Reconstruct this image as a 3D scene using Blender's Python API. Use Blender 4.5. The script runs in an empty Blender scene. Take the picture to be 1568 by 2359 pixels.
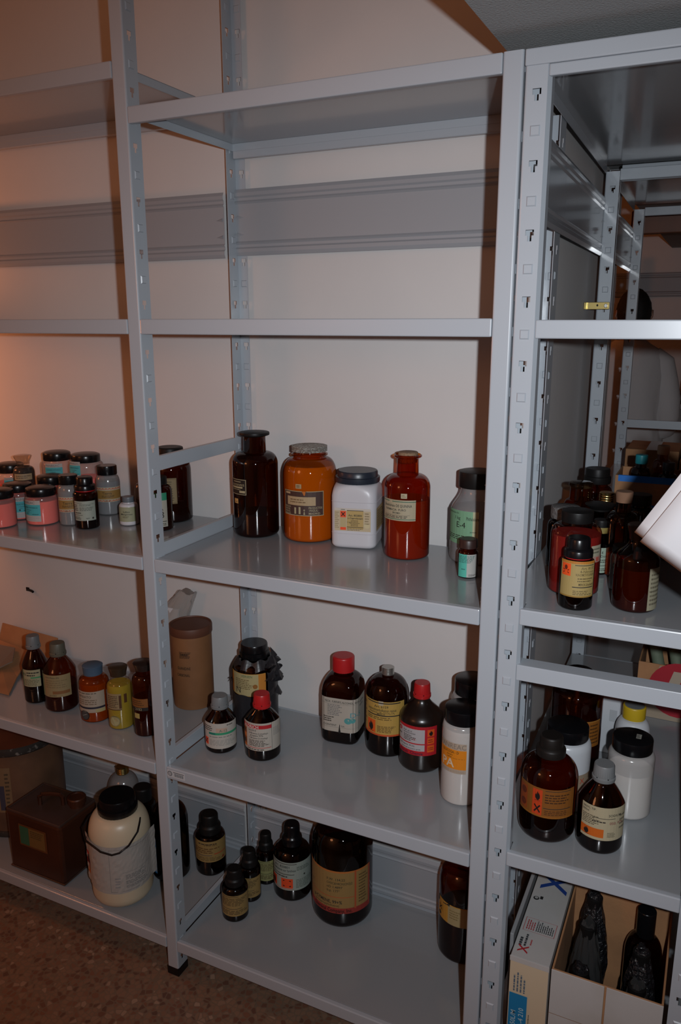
import bpy, math, random
from mathutils import Vector, Matrix
random.seed(7)
S = bpy.context.scene
COL = S.collection
R = math.radians

# ---------------------------------------------------------------- camera
cam_data = bpy.data.cameras.new('camera')
cam = bpy.data.objects.new('camera', cam_data)
COL.objects.link(cam)
cam_data.sensor_fit = 'VERTICAL'
cam_data.sensor_height = 23.6
cam_data.lens = 23.6 * 1829.23 / 2359.0
cam_data.clip_start = 0.02
PI_, YA, RO = R(-13.629), R(-25.5873), R(-0.1042)
fw = Vector((math.sin(YA) * math.cos(PI_), math.cos(YA) * math.cos(PI_), math.sin(PI_)))
rt = Vector((math.cos(YA), -math.sin(YA), 0))
up = rt.cross(fw)
rt, up = rt * math.cos(RO) + up * math.sin(RO), -rt * math.sin(RO) + up * math.cos(RO)
m3 = Matrix((rt, up, -fw)).transposed()
cam.matrix_world = Matrix.Translation((1.11848, -1.36319, 1.65161)) @ m3.to_4x4()
S.camera = cam
S.view_settings.view_transform = 'Standard'
S.view_settings.look = 'None'
S.view_settings.gamma = 1
S.view_settings.use_curve_mapping = False
S.view_settings.exposure = 0.0
try:
    S.cycles.transparent_max_bounces = 24
    S.cycles.max_bounces = 8
    S.cycles.sample_clamp_indirect = 8
except Exception:
    pass

# ---------------------------------------------------------------- world and lights
W = bpy.data.worlds.new('world'); S.world = W; W.use_nodes = True
W.node_tree.nodes['Background'].inputs[0].default_value = (1.0, 0.55, 0.35, 1)
W.node_tree.nodes['Background'].inputs[1].default_value = 0.012

def lamp(name, kind, loc, energy, color, aim=None, **kw):
    d = bpy.data.lights.new(name, kind); d.energy = energy; d.color = color
    for k, v in kw.items(): setattr(d, k, v)
    o = bpy.data.objects.new(name, d); COL.objects.link(o); o.location = loc
    if aim is not None:
        o.rotation_euler = (Vector(aim) - Vector(loc)).to_track_quat('-Z', 'Y').to_euler()
    return o
FLASH = (1.225, -1.363, 1.68)
lamp('camera_flash', 'SPOT', FLASH, 83, (0.90, 0.95, 1.0), aim=(0.62, 0.2, 1.22), spot_size=R(98), spot_blend=1.0, shadow_soft_size=0.012)
lamp('warm_bulb_left', 'POINT', (-1.32, -0.12, 1.55), 10.5, (1.0, 0.30, 0.10), shadow_soft_size=0.16)
lamp('warm_bulb_behind', 'POINT', (-0.75, -2.45, 2.0), 18.0, (1.0, 0.38, 0.16), shadow_soft_size=0.30)
lamp('warm_bulb_far_room', 'POINT', (-0.55, 2.75, 2.1), 6.0, (1.0, 0.28, 0.08), shadow_soft_size=0.06)

# ---------------------------------------------------------------- materials
def lin(h):
    if isinstance(h, (tuple, list)): return (h[0], h[1], h[2], 1)
    c = [int(h[i:i + 2], 16) / 255 for i in (0, 2, 4)]
    return tuple([x / 12.92 if x < .04045 else ((x + .055) / 1.055) ** 2.4 for x in c] + [1])
MATS = {}
def mat(key, color, rough=.5, metal=0, spec=.5, coat=0, bump=None, mottle=None):
    if key in MATS: return MATS[key]
    m = bpy.data.materials.new(key); m.use_nodes = True; MATS[key] = m
    nt = m.node_tree; b = nt.nodes['Principled BSDF']
    b.inputs['Base Color'].default_value = lin(color)
    b.inputs['Roughness'].default_value = rough
    b.inputs['Metallic'].default_value = metal
    b.inputs['Specular IOR Level'].default_value = spec
    b.inputs['Coat Weight'].default_value = coat
    b.inputs['Coat Roughness'].default_value = .08
    tc = nt.nodes.new('ShaderNodeTexCoord')
    if mottle:
        sc, col2, lo, hi = mottle
        n = nt.nodes.new('ShaderNodeTexNoise'); n.inputs['Scale'].default_value = sc; n.inputs['Detail'].default_value = 6
        r = nt.nodes.new('ShaderNodeMapRange'); r.inputs[1].default_value = lo; r.inputs[2].default_value = hi
        x = nt.nodes.new('ShaderNodeMix'); x.data_type = 'RGBA'
        nt.links.new(tc.outputs['Object'], n.inputs['Vector']); nt.links.new(n.outputs['Fac'], r.inputs[0])
        nt.links.new(r.outputs[0], x.inputs[0]); x.inputs[6].default_value = lin(color); x.inputs[7].default_value = lin(col2)
        nt.links.new(x.outputs[2], b.inputs['Base Color'])
    if bump:
        sc, st = bump
        n = nt.nodes.new('ShaderNodeTexNoise'); n.inputs['Scale'].default_value = sc; n.inputs['Detail'].default_value = 4
        q = nt.nodes.new('ShaderNodeBump'); q.inputs['Strength'].default_value = st; q.inputs['Distance'].default_value = .01
        nt.links.new(tc.outputs['Object'], n.inputs['Vector']); nt.links.new(n.outputs['Fac'], q.inputs['Height']); nt.links.new(q.outputs[0], b.inputs['Normal'])
    return m
def glass(key, tint, milk=0, rough=.03, edge=.25):
    """thin tinted shell: coloured transparency + Fresnel gloss (+ milky diffuse part)"""
    if key in MATS: return MATS[key]
    m = bpy.data.materials.new(key); m.use_nodes = True; MATS[key] = m
    nt = m.node_tree; nt.nodes.clear(); N = nt.nodes.new; L = nt.links.new
    out = N('ShaderNodeOutputMaterial'); tr = N('ShaderNodeBsdfTransparent'); gl = N('ShaderNodeBsdfGlossy')
    lw = N('ShaderNodeLayerWeight'); lw.inputs['Blend'].default_value = .5
    p = N('ShaderNodeMath'); p.operation = 'POWER'; p.inputs[1].default_value = 5; L(lw.outputs['Facing'], p.inputs[0])
    q = N('ShaderNodeMath'); q.operation = 'MULTIPLY_ADD'; q.inputs[1].default_value = .7; q.inputs[2].default_value = .045; L(p.outputs[0], q.inputs[0])
    e = N('ShaderNodeMath'); e.operation = 'POWER'; e.inputs[1].default_value = 3; L(lw.outputs['Facing'], e.inputs[0])
    mc = N('ShaderNodeMix'); mc.data_type = 'RGBA'; L(e.outputs[0], mc.inputs[0])
    mc.inputs[6].default_value = (*tint, 1); mc.inputs[7].default_value = (tint[0] * edge, tint[1] * edge * .7, tint[2] * edge * .5, 1)
    L(mc.outputs[2], tr.inputs[0]); gl.inputs['Roughness'].default_value = rough; gl.inputs[0].default_value = (1, 1, 1, 1)
    base = tr.outputs[0]
    if milk:
        df = N('ShaderNodeBsdfDiffuse'); df.inputs[0].default_value = (.62, .62, .62, 1)
        mm = N('ShaderNodeMixShader'); mm.inputs[0].default_value = milk; L(base, mm.inputs[1]); L(df.outputs[0], mm.inputs[2]); base = mm.outputs[0]
    ms = N('ShaderNodeMixShader'); L(q.outputs[0], ms.inputs[0]); L(base, ms.inputs[1]); L(gl.outputs[0], ms.inputs[2]); L(ms.outputs[0], out.inputs[0])
    return m
def C(h, rough=.6):                      # a plain printed or moulded colour
    return mat('colour_%s_%d' % (h, int(rough * 100)), h, rough)

STEEL = mat('grey_painted_steel', (.375, .41, .45), .30, 0, .5, coat=.25)
STEELTOP = mat('grey_enamelled_shelf', (.27, .285, .30), .20, 0, .6, coat=.5, bump=(900, .02))
PANEL = mat('grey_back_panel', (.30, .315, .34), .42, 0, .4)
PANELG = mat('glossy_grey_back_panel', (.27, .285, .31), .20, 0, .5, coat=.4)
WALL = mat('white_painted_wall', (.62, .60, .59), .7, bump=(60, .03), mottle=(2.5, (.58, .565, .56), .35, .65))
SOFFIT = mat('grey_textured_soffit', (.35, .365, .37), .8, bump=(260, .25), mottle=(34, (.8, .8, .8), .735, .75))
BLACKP = mat('black_plastic', (.004, .004, .005), .25, 0, .35)
BLACKM = mat('dusty_black_plastic', (.007, .0065, .0065), .45, 0, .22)
DARKBLUE = mat('dark_blue_grey_plastic', (.016, .022, .034), .35)
REDP = mat('red_plastic', (.42, .012, .014), .35)
GREYP = mat('grey_plastic', (.16, .17, .175), .45)
CORK = mat('cork', (.26, .17, .10), .9, mottle=(300, (.10, .06, .03), .5, .7))
PAPER = mat('paper', (.56, .56, .58), .7)
CARD = mat('brown_cardboard', (.38, .19, .085), .8, bump=(200, .05), mottle=(12, (.30, .15, .07), .4, .7))
GOLD = mat('gold_metal', (.55, .42, .16), .25, 1)
SILVER = mat('silver_metal', (.5, .5, .47), .3, .9)
AMBER = glass('amber_glass', (.50, .17, .03))
AMBERD = glass('dark_amber_glass', (.30, .10, .03))
AMBERL = glass('light_amber_glass', (.76, .36, .035))
AMBERR = glass('red_amber_glass', (.66, .19, .02))
YELG = glass('clear_glass', (.93, .92, .88), edge=.6)
GREYG = glass('grey_clear_plastic', (.55, .57, .60), milk=.25, rough=.15)
MILK = glass('milky_plastic', (.85, .82, .80), milk=.38, rough=.15)
MILKP = glass('rosy_milky_plastic', (.95, .86, .84), milk=.13, rough=.12)
WHITEP = mat('white_plastic', (.50, .50, .53), .35, 0, .5)
TUBP = mat('translucent_white_plastic', (.50, .52, .55), .32, 0, .5)
FILL = dict(white=mat('white_powder', (.80, .78, .74), .9), orange=mat('pale_powder', (.60, .46, .34), .9), yellow=mat('yellow_powder', (.34, .24, .015), .9),
            red=mat('red_brown_powder', (.36, .19, .13), .9), pink=mat('salmon_powder', (.95, .15, .11), .9), black=mat('black_liquid', (.004, .003, .006), .3),
            brown=mat('brown_liquid', (.06, .02, .008), .4), grey=mat('grey_powder', (.14, .16, .18), .9), dark=mat('dark_powder', (.025, .02, .02), .9), crimson=mat('crimson_powder', (.26, .04, .04), .9))

# ---------------------------------------------------------------- mesh helper
def tagit(o, label=None, cat=None, group=None, kind=None):
    if label: o['label'] = label
    if cat: o['category'] = cat
    if group: o['group'] = group
    if kind: o['kind'] = kind
    return o
def empty(name, loc, label, cat, group=None, rz=0):
    o = bpy.data.objects.new(name, None); COL.objects.link(o); o.location = loc; o.rotation_euler = (0, 0, rz)
    o.empty_display_size = .02
    return tagit(o, label, cat, group)
class MB:
    def __init__(s): s.v = []; s.f = []; s.m = []; s.mats = []; s.sm = []
    def mi(s, m):
        if m not in s.mats: s.mats.append(m)
        return s.mats.index(m)
    def face(s, pts, m, smooth=False):
        n = len(s.v); s.v += [tuple(p) for p in pts]; s.f.append(tuple(range(n, n + len(pts)))); s.m.append(s.mi(m)); s.sm.append(smooth)
    def box(s, x0, x1, y0, y1, z0, z1, m, fn=None):
        p = [(x, y, z) for z in (z0, z1) for x, y in ((x0, y0), (x1, y0), (x1, y1), (x0, y1))]
        if fn: p = [fn(*q) for q in p]
        n = len(s.v); s.v += p; k = s.mi(m)
        for q in ((3, 2, 1, 0), (4, 5, 6, 7), (0, 1, 5, 4), (1, 2, 6, 5), (2, 3, 7, 6), (3, 0, 4, 7)):
            s.f.append(tuple(n + i for i in q)); s.m.append(k); s.sm.append(False)
    def lathe(s, prof, m, seg=40, sq=0, rot=0, rib=0, cx=0, cy=0, smooth=True, cap_top=True, cap_bot=True):
        """prof: (r, z[, squareness])"""
        n0 = len(s.v); k = s.mi(m)
        for q in prof:
            r, z = q[0], q[1]; sqq = q[2] if len(q) > 2 else sq
            for i in range(seg):
                a = 2 * math.pi * i / seg; rr = r
                if sqq > 0:
                    ca, sa = abs(math.cos(a)), abs(math.sin(a)); e = 2 + 7 * sqq
                    rr = r / ((ca ** e + sa ** e) ** (1 / e))
                if rib and i % 2: rr *= (1 - rib)
                s.v.append((cx + rr * math.cos(a + rot), cy + rr * math.sin(a + rot), z))
        for j in range(len(prof) - 1):
            for i in range(seg):
                a = n0 + j * seg + i; b = n0 + j * seg + (i + 1) % seg
                s.f.append((a, b, b + seg, a + seg)); s.m.append(k); s.sm.append(smooth)
        if cap_bot: s.f.append(tuple(n0 + i for i in range(seg - 1, -1, -1))); s.m.append(k); s.sm.append(False)
        if cap_top:
            t = n0 + (len(prof) - 1) * seg
            s.f.append(tuple(t + i for i in range(seg))); s.m.append(k); s.sm.append(False)
    def tube(s, pts, r, m, seg=8):
        k = s.mi(m); P = [Vector(p) for p in pts]; n0 = len(s.v); up0 = Vector((.123, .456, .88)).normalized()
        for i, p in enumerate(P):
            d = (P[min(i + 1, len(P) - 1)] - P[max(i - 1, 0)]).normalized()
            a = d.cross(up0).normalized(); b = d.cross(a); rr = r[i] if isinstance(r, (list, tuple)) else r
            for j in range(seg):
                t = 2 * math.pi * j / seg; s.v.append(tuple(p + a * rr * math.cos(t) + b * rr * math.sin(t)))
        for i in range(len(P) - 1):
            for j in range(seg):
                a = n0 + i * seg + j; b = n0 + i * seg + (j + 1) % seg
                s.f.append((a, a + seg, b + seg, b)); s.m.append(k); s.sm.append(True)
        s.f.append(tuple(n0 + j for j in range(seg))); s.m.append(k); s.sm.append(False)
        t = n0 + (len(P) - 1) * seg; s.f.append(tuple(t + j for j in range(seg - 1, -1, -1))); s.m.append(k); s.sm.append(False)
    def build(s, name, parent=None, bevel=0, sharp=None, label=None, loc=None):
        me = bpy.data.meshes.new(name); me.from_pydata(s.v, [], s.f)
        for m in s.mats: me.materials.append(m)
        me.polygons.foreach_set('material_index', s.m); me.polygons.foreach_set('use_smooth', s.sm); me.update()
        o = bpy.data.objects.new(name, me); COL.objects.link(o)
        if any(s.sm):
            try: me.set_sharp_from_angle(angle=R(sharp or 38))
            except Exception: pass
        if parent: o.parent = parent
        if loc: o.location = loc
        if bevel:
            b = o.modifiers.new('bevel', 'BEVEL'); b.width = bevel; b.segments = 2; b.limit_method = 'ANGLE'
        if label: o['label'] = label
        return o

# ---------------------------------------------------------------- printed labels
TXT = {}
def text_mesh(t):
    if t not in TXT:
        c = bpy.data.curves.new('lettering', 'FONT'); c.body = t.lstrip('*'); c.offset = .014 if t[0] == '*' else (.006 if len(t) > 3 else .0); c.size = 1; c.resolution_u = 2; c.fill_mode = 'FRONT'
        o = bpy.data.objects.new('lettering', c)
        me = bpy.data.meshes.new_from_object(o)
        vs = [(v.co.x, v.co.y) for v in me.vertices]; fs = [tuple(p.vertices) for p in me.polygons]
        bpy.data.objects.remove(o); bpy.data.curves.remove(c); bpy.data.meshes.remove(me)
        w = max([v[0] for v in vs] or [1])
        TXT[t] = (vs, fs, w)
    return TXT[t]
def label_mesh(P, W_, H_, base, els, nx=10, back=True):
    """P(s,t,layer)->point; W_,H_ real size of the label; els drawn over the base in [0,1]^2"""
    mb = MB(); lay = [1]
    def rect(s0, t0, s1, t1, m, l):
        n = max(1, int(math.ceil(abs(s1 - s0) * nx)))
        for i in range(n):
            a = s0 + (s1 - s0) * i / n; b = s0 + (s1 - s0) * (i + 1) / n
            mb.face([P(a, t0, l), P(b, t0, l), P(b, t1, l), P(a, t1, l)], m)
    def poly(pts, m, l): mb.face([P(a, b, l) for a, b in pts], m)
    if base: rect(0, 0, 1, 1, C(base), 0)
    ar = H_ / W_
    for e in els:
        k = e[0]
        if k == 'r': rect(e[1], e[2], e[3], e[4], C(e[5]), 1)
        elif k == 'r2': rect(e[1], e[2], e[3], e[4], C(e[5]), 2)
        elif k == 't':                     # s, t(baseline), height(fraction of H), text, colour [,align, maxwidth]
            _, s0, t0, h, tx, c = e[:6]; al = e[6] if len(e) > 6 else 'l'; mw = e[7] if len(e) > 7 else None
            vs, fs, w = text_mesh(tx); kx = h * ar / .7; ky = h / .7
            if mw and w * kx > mw: kx = mw / w
            off = {'l': 0, 'c': -w * kx / 2, 'r': -w * kx}[al]
            n = len(mb.v); mb.v += [tuple(P(s0 + off + x * kx, t0 + y * ky, 3)) for x, y in vs]
            q = mb.mi(C(c))
            for f in fs: mb.f.append(tuple(n + i for i in f)); mb.m.append(q); mb.sm.append(False)
        elif k == 'g':                     # rows of fine print: s0,t_top,s1,t_bottom,rows,colour
            _, s0, t1, s1, t0, n, c = e[:7]; rr = random.Random(int(s0 * 997 + t0 * 131 + n))
            for i in range(n):
                tt = t1 - (t1 - t0) * (i + .5) / n; hh = (t1 - t0) / n * .22; x = s0
                end = s1 - (s1 - s0) * rr.random() * .35
                while x < end:
                    wd = (s1 - s0) * rr.uniform(.06, .2); rect(x, tt - hh, min(x + wd, end), tt + hh, C(c), 2); x += wd + (s1 - s0) * .03
        elif k == 'x':                     # hazard square with a St Andrew's cross
            _, s0, t0, s1, t1, bg = e; rect(s0, t0, s1, t1, C(bg), 1)
            a = .12; cx, cy = (s0 + s1) / 2, (t0 + t1) / 2; hw, hh = (s1 - s0) * .36, (t1 - t0) * .36; q = .28
            for sg in (1, -1):
                poly([(cx - hw, cy - sg * hh * (1 - q)), (cx - hw * (1 - q), cy - sg * hh), (cx + hw, cy + sg * hh * (1 - q)), (cx + hw * (1 - q), cy + sg * hh)], C('140a06'), 3)
        elif k == 'f':                     # hazard square with a flame
            _, s0, t0, s1, t1, bg = e; rect(s0, t0, s1, t1, C(bg), 1)
            pts = [(-.05, -.38), (-.25, -.2), (-.27, .02), (-.16, .2), (-.12, .05), (-.03, .4), (.08, .18), (.12, .28), (.25, .02), (.24, -.2), (.08, -.38)]
            poly([((s0 + s1) / 2 + a * (s1 - s0), (t0 + t1) / 2 + b * (t1 - t0)) for a, b in pts], C('140a06'), 3)
            rect(s0 + (s1 - s0) * .2, t0 + (t1 - t0) * .07, s1 - (s1 - s0) * .2, t0 + (t1 - t0) * .1, C('140a06'), 3)
        elif k == 'k':                     # hazard square with skull and crossed bones
            _, s0, t0, s1, t1, bg = e; rect(s0, t0, s1, t1, C(bg), 1); cx, w_, h_ = (s0 + s1) / 2, s1 - s0, t1 - t0
            poly([(cx + .17 * w_ * math.cos(a), t0 + h_ * .66 + .2 * h_ * math.sin(a)) for a in [i * math.pi / 6 for i in range(12)]], C('5a1a08'), 3)
            for sg in (1, -1): poly([(cx - .33 * w_, t0 + h_ * (.32 - sg * .14)), (cx - .33 * w_, t0 + h_ * (.40 - sg * .14)), (cx + .33 * w_, t0 + h_ * (.40 + sg * .14)), (cx + .33 * w_, t0 + h_ * (.32 + sg * .14))], C('5a1a08'), 3)
        elif k == 'o':                     # disc: s, t, radius (fraction of H), colour
            _, s0, t0, r_, c = e[:5]; poly([(s0 + r_ * ar * math.cos(a), t0 + r_ * math.sin(a)) for a in [i * math.pi / 10 for i in range(20)]], C(c), e[5] if len(e) > 5 else 2)
        elif k == 'p': poly(e[1], C(e[2]), e[3] if len(e) > 3 else 2)
        elif k == 'z':                     # zigzag band
            _, t0, t1, n, c = e
            for i in range(n):
                a, b, m_ = i / n, (i + 1) / n, (i + .5) / n
                poly([(a, t0), (a + .25 / n, t0), (m_ + .12 / n, t1), (m_ - .12 / n, t1)], C(c), 2); poly([(m_ - .12 / n, t1), (m_ + .12 / n, t1), (b, t0), (b - .25 / n, t0)], C(c), 2)
    return mb
def wrap_label(parent, r, a0, a1, z0, z1, base, els, name='label', sqf=None, tilt=0, label=None):
    A0, A1 = R(a0), R(a1)
    def P(s, t, l):
        a = A0 + (A1 - A0) * s; rr = (r if sqf is None else sqf(a)) + .0004 + .00022 * l
        return (rr * math.cos(a), rr * math.sin(a), z0 + (z1 - z0) * t + tilt * (s - .5))
    return label_mesh(P, r * (A1 - A0), z1 - z0, base, els, nx=max(6, int((a1 - a0) / 8))).build(name, parent, label=label)
def flat_label(parent, o, u, v, w, h, base, els, name='label', label=None):
    o, u, v = Vector(o), Vector(u).normalized(), Vector(v).normalized(); n = u.cross(v)
    def P(s, t, l): return tuple(o + u * w * s + v * h * t + n * (.0005 + .0003 * l))
    return label_mesh(P, w, h, base, els, nx=1).build(name, parent, label=label)

# ================================================================ the room
def struct(name, mb, **k):
    o = mb.build(name, **k); o['kind'] = 'structure'; return o
YW = 0.412                                # face of the wall behind the long rack
def terrazzo():
    m = mat('terrazzo', '6a4a34', .45); nt = m.node_tree; b = nt.nodes['Principled BSDF']; N = nt.nodes.new; L = nt.links.new
    tc = N('ShaderNodeTexCoord')
    v = N('ShaderNodeTexVoronoi'); v.inputs['Scale'].default_value = 75; v.feature = 'F1'; L(tc.outputs['Object'], v.inputs['Vector'])
    d = N('ShaderNodeTexVoronoi'); d.inputs['Scale'].default_value = 75; d.feature = 'DISTANCE_TO_EDGE'; L(tc.outputs['Object'], d.inputs['Vector'])
    h = N('ShaderNodeSeparateColor'); L(v.outputs['Color'], h.inputs[0])
    r = N('ShaderNodeValToRGB'); L(h.outputs[0], r.inputs[0])
    r.color_ramp.elements[0].color = (.10, .055, .04, 1); r.color_ramp.elements[1].color = (.30, .21, .15, 1)
    for p, c in ((.3, (.17, .08, .05, 1)), (.55, (.21, .13, .085, 1)), (.9, (.20, .12, .08, 1))):
        e = r.color_ramp.elements.new(p); e.color = c
    g = N('ShaderNodeMapRange'); g.inputs[1].default_value = .05; g.inputs[2].default_value = .12; L(d.outputs['Distance'], g.inputs[0])
    x = N('ShaderNodeMix'); x.data_type = 'RGBA'; L(g.outputs[0], x.inputs[0]); x.inputs[6].default_value = (.16, .115, .08, 1); L(r.outputs[0], x.inputs[7])
    L(x.outputs[2], b.inputs['Base Color'])
    return m
q = MB(); q.box(-3.2, 3.0, -3.2, 4.3, -.1, 0, terrazzo()); struct('floor', q)
q = MB(); q.box(-3.2, 3.0, -3.2, 4.3, 2.85, 2.95, WALL); struct('ceiling', q)
q = MB(); q.box(-3.2, .7448, YW, YW + .12, 0, 2.85, WALL); struct('wall_back', q)
q = MB(); q.box(.60, .745, YW + .004, 1.62, 0, 2.85, WALL); struct('wall_side', q)
q = MB(); q.box(-3.3, -3.2, -3.2, 4.3, 0, 2.85, WALL); struct('wall_left', q)
q = MB(); q.box(3.0, 3.1, -3.2, 4.3, 0, 2.85, WALL); struct('wall_right', q)
q = MB(); q.box(-3.2, 3.0, -3.3, -3.2, 0, 2.85, WALL); struct('wall_front', q)
q = MB(); q.box(-3.2, 3.0, 4.3, 4.4, 0, 2.85, WALL); struct('wall_far', q)
WOOD = mat('red_brown_wood', (.16, .05, .02), .5, mottle=(9, (.10, .03, .012), .4, .7))
q = MB(); q.box(.7, 2.95, 2.32, 2.36, 1.995, 2.0875, WOOD); struct('trim_1', q, bevel=.004)
# dropped soffit over the short racks
q = MB()
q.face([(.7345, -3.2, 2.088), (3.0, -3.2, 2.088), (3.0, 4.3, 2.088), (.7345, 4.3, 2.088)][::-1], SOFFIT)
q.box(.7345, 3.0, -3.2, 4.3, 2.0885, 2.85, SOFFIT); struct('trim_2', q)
# ================================================================ shelving racks
T = .0016
def strip(mb, O, U, NRM, w, z0, z1, ph, pitch=.1045, sq=True, off=0, m=None):
    """perforated steel strip: keyholes every pitch with embossed squares between; O=(x,y) left bottom, U along width, NRM outward"""
    m = m or STEEL; O = Vector((O[0], O[1], 0)); U = Vector(U); Nn = Vector(NRM)
    def bx(u0, u1, a, b, d0=-T, d1=0):
        if b - a < 1e-5: return
        ps = []
        for z in (a, b):
            for uu, d in ((u0, d1), (u1, d1), (u1, d0), (u0, d0)): ps.append(tuple(O + U * uu + Nn * d + Vector((0, 0, z))))
        n = len(mb.v); mb.v += ps; k = mb.mi(m)
        for f in ((3, 2, 1, 0), (4, 5, 6, 7), (0, 1, 5, 4), (1, 2, 6, 5), (2, 3, 7, 6), (3, 0, 4, 7)): mb.f.append(tuple(n + i for i in f)); mb.m.append(k); mb.sm.append(False)
    c = w / 2 + off; holes = []
    k = math.ceil((z0 + .012 - ph) / pitch)
    while ph + k * pitch < z1 - .012:
        holes.append(ph + k * pitch); k += 1
    z = z0
    for h in holes:
        bx(0, w, z, h - .009)
        bx(0, c - .0032, h - .009, h); bx(c + .0032, w, h - .009, h)          # narrow slot
        bx(0, c - .0068, h, h + .009); bx(c + .0068, w, h, h + .009)          # wide slot
        z = h + .009
    bx(0, w, z, z1)
    if sq:
        for h in [a + pitch / 2 for a in holes] + ([holes[0] - pitch / 2] if holes else []):
            if z0 + .01 < h < z1 - .01:
                a, b, dpt = .0080, .0062, .0020; base = []; top = []
                for sx, sz in ((-1, -1), (1, -1), (1, 1), (-1, 1)):
                    base.append(tuple(O + U * (c + sx * a) + Nn * .00002 + Vector((0, 0, h + sz * a)))); top.append(tuple(O + U * (c + sx * b) + Nn * dpt + Vector((0, 0, h + sz * b))))
                for i in range(4): mb.face([base[i], base[(i + 1) % 4], top[(i + 1) % 4], top[i]], m, True)
                mb.face(top, m, True)
def foot(parent, x0, x1, y0, y1):
    q = MB(); q.box(x0 - .0012, x1 + .0012, y0 - .0012, y1 + .0012, 0, .024, BLACKP); q.build('foot', parent, bevel=.002, label='black plastic foot')
def web(mb, pts, z0, z1, m=None):
    """folded sheet: extrude the open outline pts (x,y) with thickness T inward"""
    m = m or STEEL
    for i in range(len(pts) - 1):
        a, b = pts[i], pts[i + 1]
        mb.face([(a[0], a[1], z0), (b[0], b[1], z0), (b[0], b[1], z1), (a[0], a[1], z1)], m, True)
def corner(cx, cy, r, a0, a1, n=4):
    return [(cx + r * math.cos(R(a0 + (a1 - a0) * i / n)), cy + r * math.sin(R(a0 + (a1 - a0) * i / n))) for i in range(n + 1)]
def post_front(parent, x0, x1, y0, y1, zt, ph, pitch=.102):
    """smooth web towards -y, keyholed flanges facing left and right"""
    q = MB(); r = .004
    web(q, [(x0, y0 + r)] + corner(x0 + r, y0 + r, r, 180, 270) + corner(x1 - r, y0 + r, r, 270, 360) + [(x1, y0 + r)], .004, zt)
    web(q, [(x1 - T, y0 + r), (x1 - T, y0 + T), (x0 + T, y0 + T), (x0 + T, y0 + r)], .004, zt)
    q.face([(x0, y0 + r, zt), (x0 + r, y0, zt), (x1 - r, y0, zt), (x1, y0 + r, zt)], STEEL)
    strip(q, (x1, y0 + r), (0, 1, 0), (1, 0, 0), y1 - y0 - r, .004, zt, ph, pitch, off=-.002)
    strip(q, (x0, y1), (0, -1, 0), (-1, 0, 0), y1 - y0 - r, .004, zt, ph, pitch, off=.002)
    o = q.build('post', parent); foot(o, x0, x1, y0, y1); return o
def post_side(parent, x0, x1, y0, y1, zt, ph, pitch=.105, lip=.03):
    """smooth web towards -x, keyholed flange towards -y and +y, narrow lip on the right"""
    q = MB(); r = .004
    web(q, [(x0 + r, y1)] + corner(x0 + r, y1 - r, r, 90, 180) + corner(x0 + r, y0 + r, r, 180, 270), .004, zt)
    strip(q, (x0 + r, y0), (1, 0, 0), (0, -1, 0), x1 - x0 - r, .004, zt, ph, pitch)
    strip(q, (x1, y1), (-1, 0, 0), (0, 1, 0), x1 - x0 - r, .004, zt, ph, pitch)
    if lip > .04:                          # splayed edge and return of the end post
        for z0_, z1_ in ((.004, zt),):
            q.face([(x1, y0 + .0002, z0_), (x1 + .0055, y0 + .009, z0_), (x1 + .0055, y0 + .009, z1_), (x1, y0 + .0002, z1_)], STEEL); q.face([(x1 - .001, y0 + .0016, z1_), (x1 + .0048, y0 + .0104, z1_), (x1 + .0048, y0 + .0104, z0_), (x1 - .001, y0 + .0016, z0_)], STEEL)
        q.box(x1 + .0043, x1 + .0055, y0 + .009, y0 + .030, .004, zt, STEEL)
    else: q.box(x1 - T, x1, y0 + .0002, y0 + lip, .004, zt, STEEL)
    o = q.build('post', parent); foot(o, x0, x1, y0, y1); return o
def post_rear(parent, x, y0, y1, wf, zt, ph, extra=None):
    q = MB()
    strip(q, (x, y0), (0, 1, 0), (1, 0, 0), y1 - y0, .004, zt, ph, .102)
    strip(q, (x, y1 - .002), (1, 0, 0), (0, -1, 0), wf, .004, zt, ph, .102, off=.003)
    if extra: strip(q, (extra[0], extra[1]), (0, 1, 0), (1, 0, 0), extra[2] - extra[1], .004, zt, ph, .102)
    o = q.build('post', parent); foot(o, x - .004, x + wf, y0, y1); return o
def beam(parent, x0, x1, y0, y1, z0, z1, label=None, name='beam'):
    q = MB(); q.box(x0, x1, y0, y1, z0, z1, STEEL); return q.build(name, parent, bevel=.0022, label=label)
def tray(parent, x0, x1, y0, y1, z, lip=.018, stiff=False):
    q = MB(); t = .0014
    q.box(x0, x1, y0, y1, z - t, z, STEELTOP)
    q.box(x0, x1, y0, y0 + t, z - lip, z - t, STEEL); q.box(x0, x1, y1 - t, y1, z - lip, z - t, STEEL)
    q.box(x0, x0 + t, y0, y1, z - lip, z - t, STEEL); q.box(x1 - t, x1, y0, y1, z - lip, z - t, STEEL)
    if stiff:
        if x1 - x0 > y1 - y0: q.box(x0 + .01, x1 - .01, (y0 + y1) / 2 - .015, (y0 + y1) / 2 + .015, z - .008, z - t, STEEL)
        else: q.box((x0 + x1) / 2 - .015, (x0 + x1) / 2 + .015, y0 + .01, y1 - .01, z - .008, z - t, STEEL)
    return q.build('shelf', parent, bevel=.0006)
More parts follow.
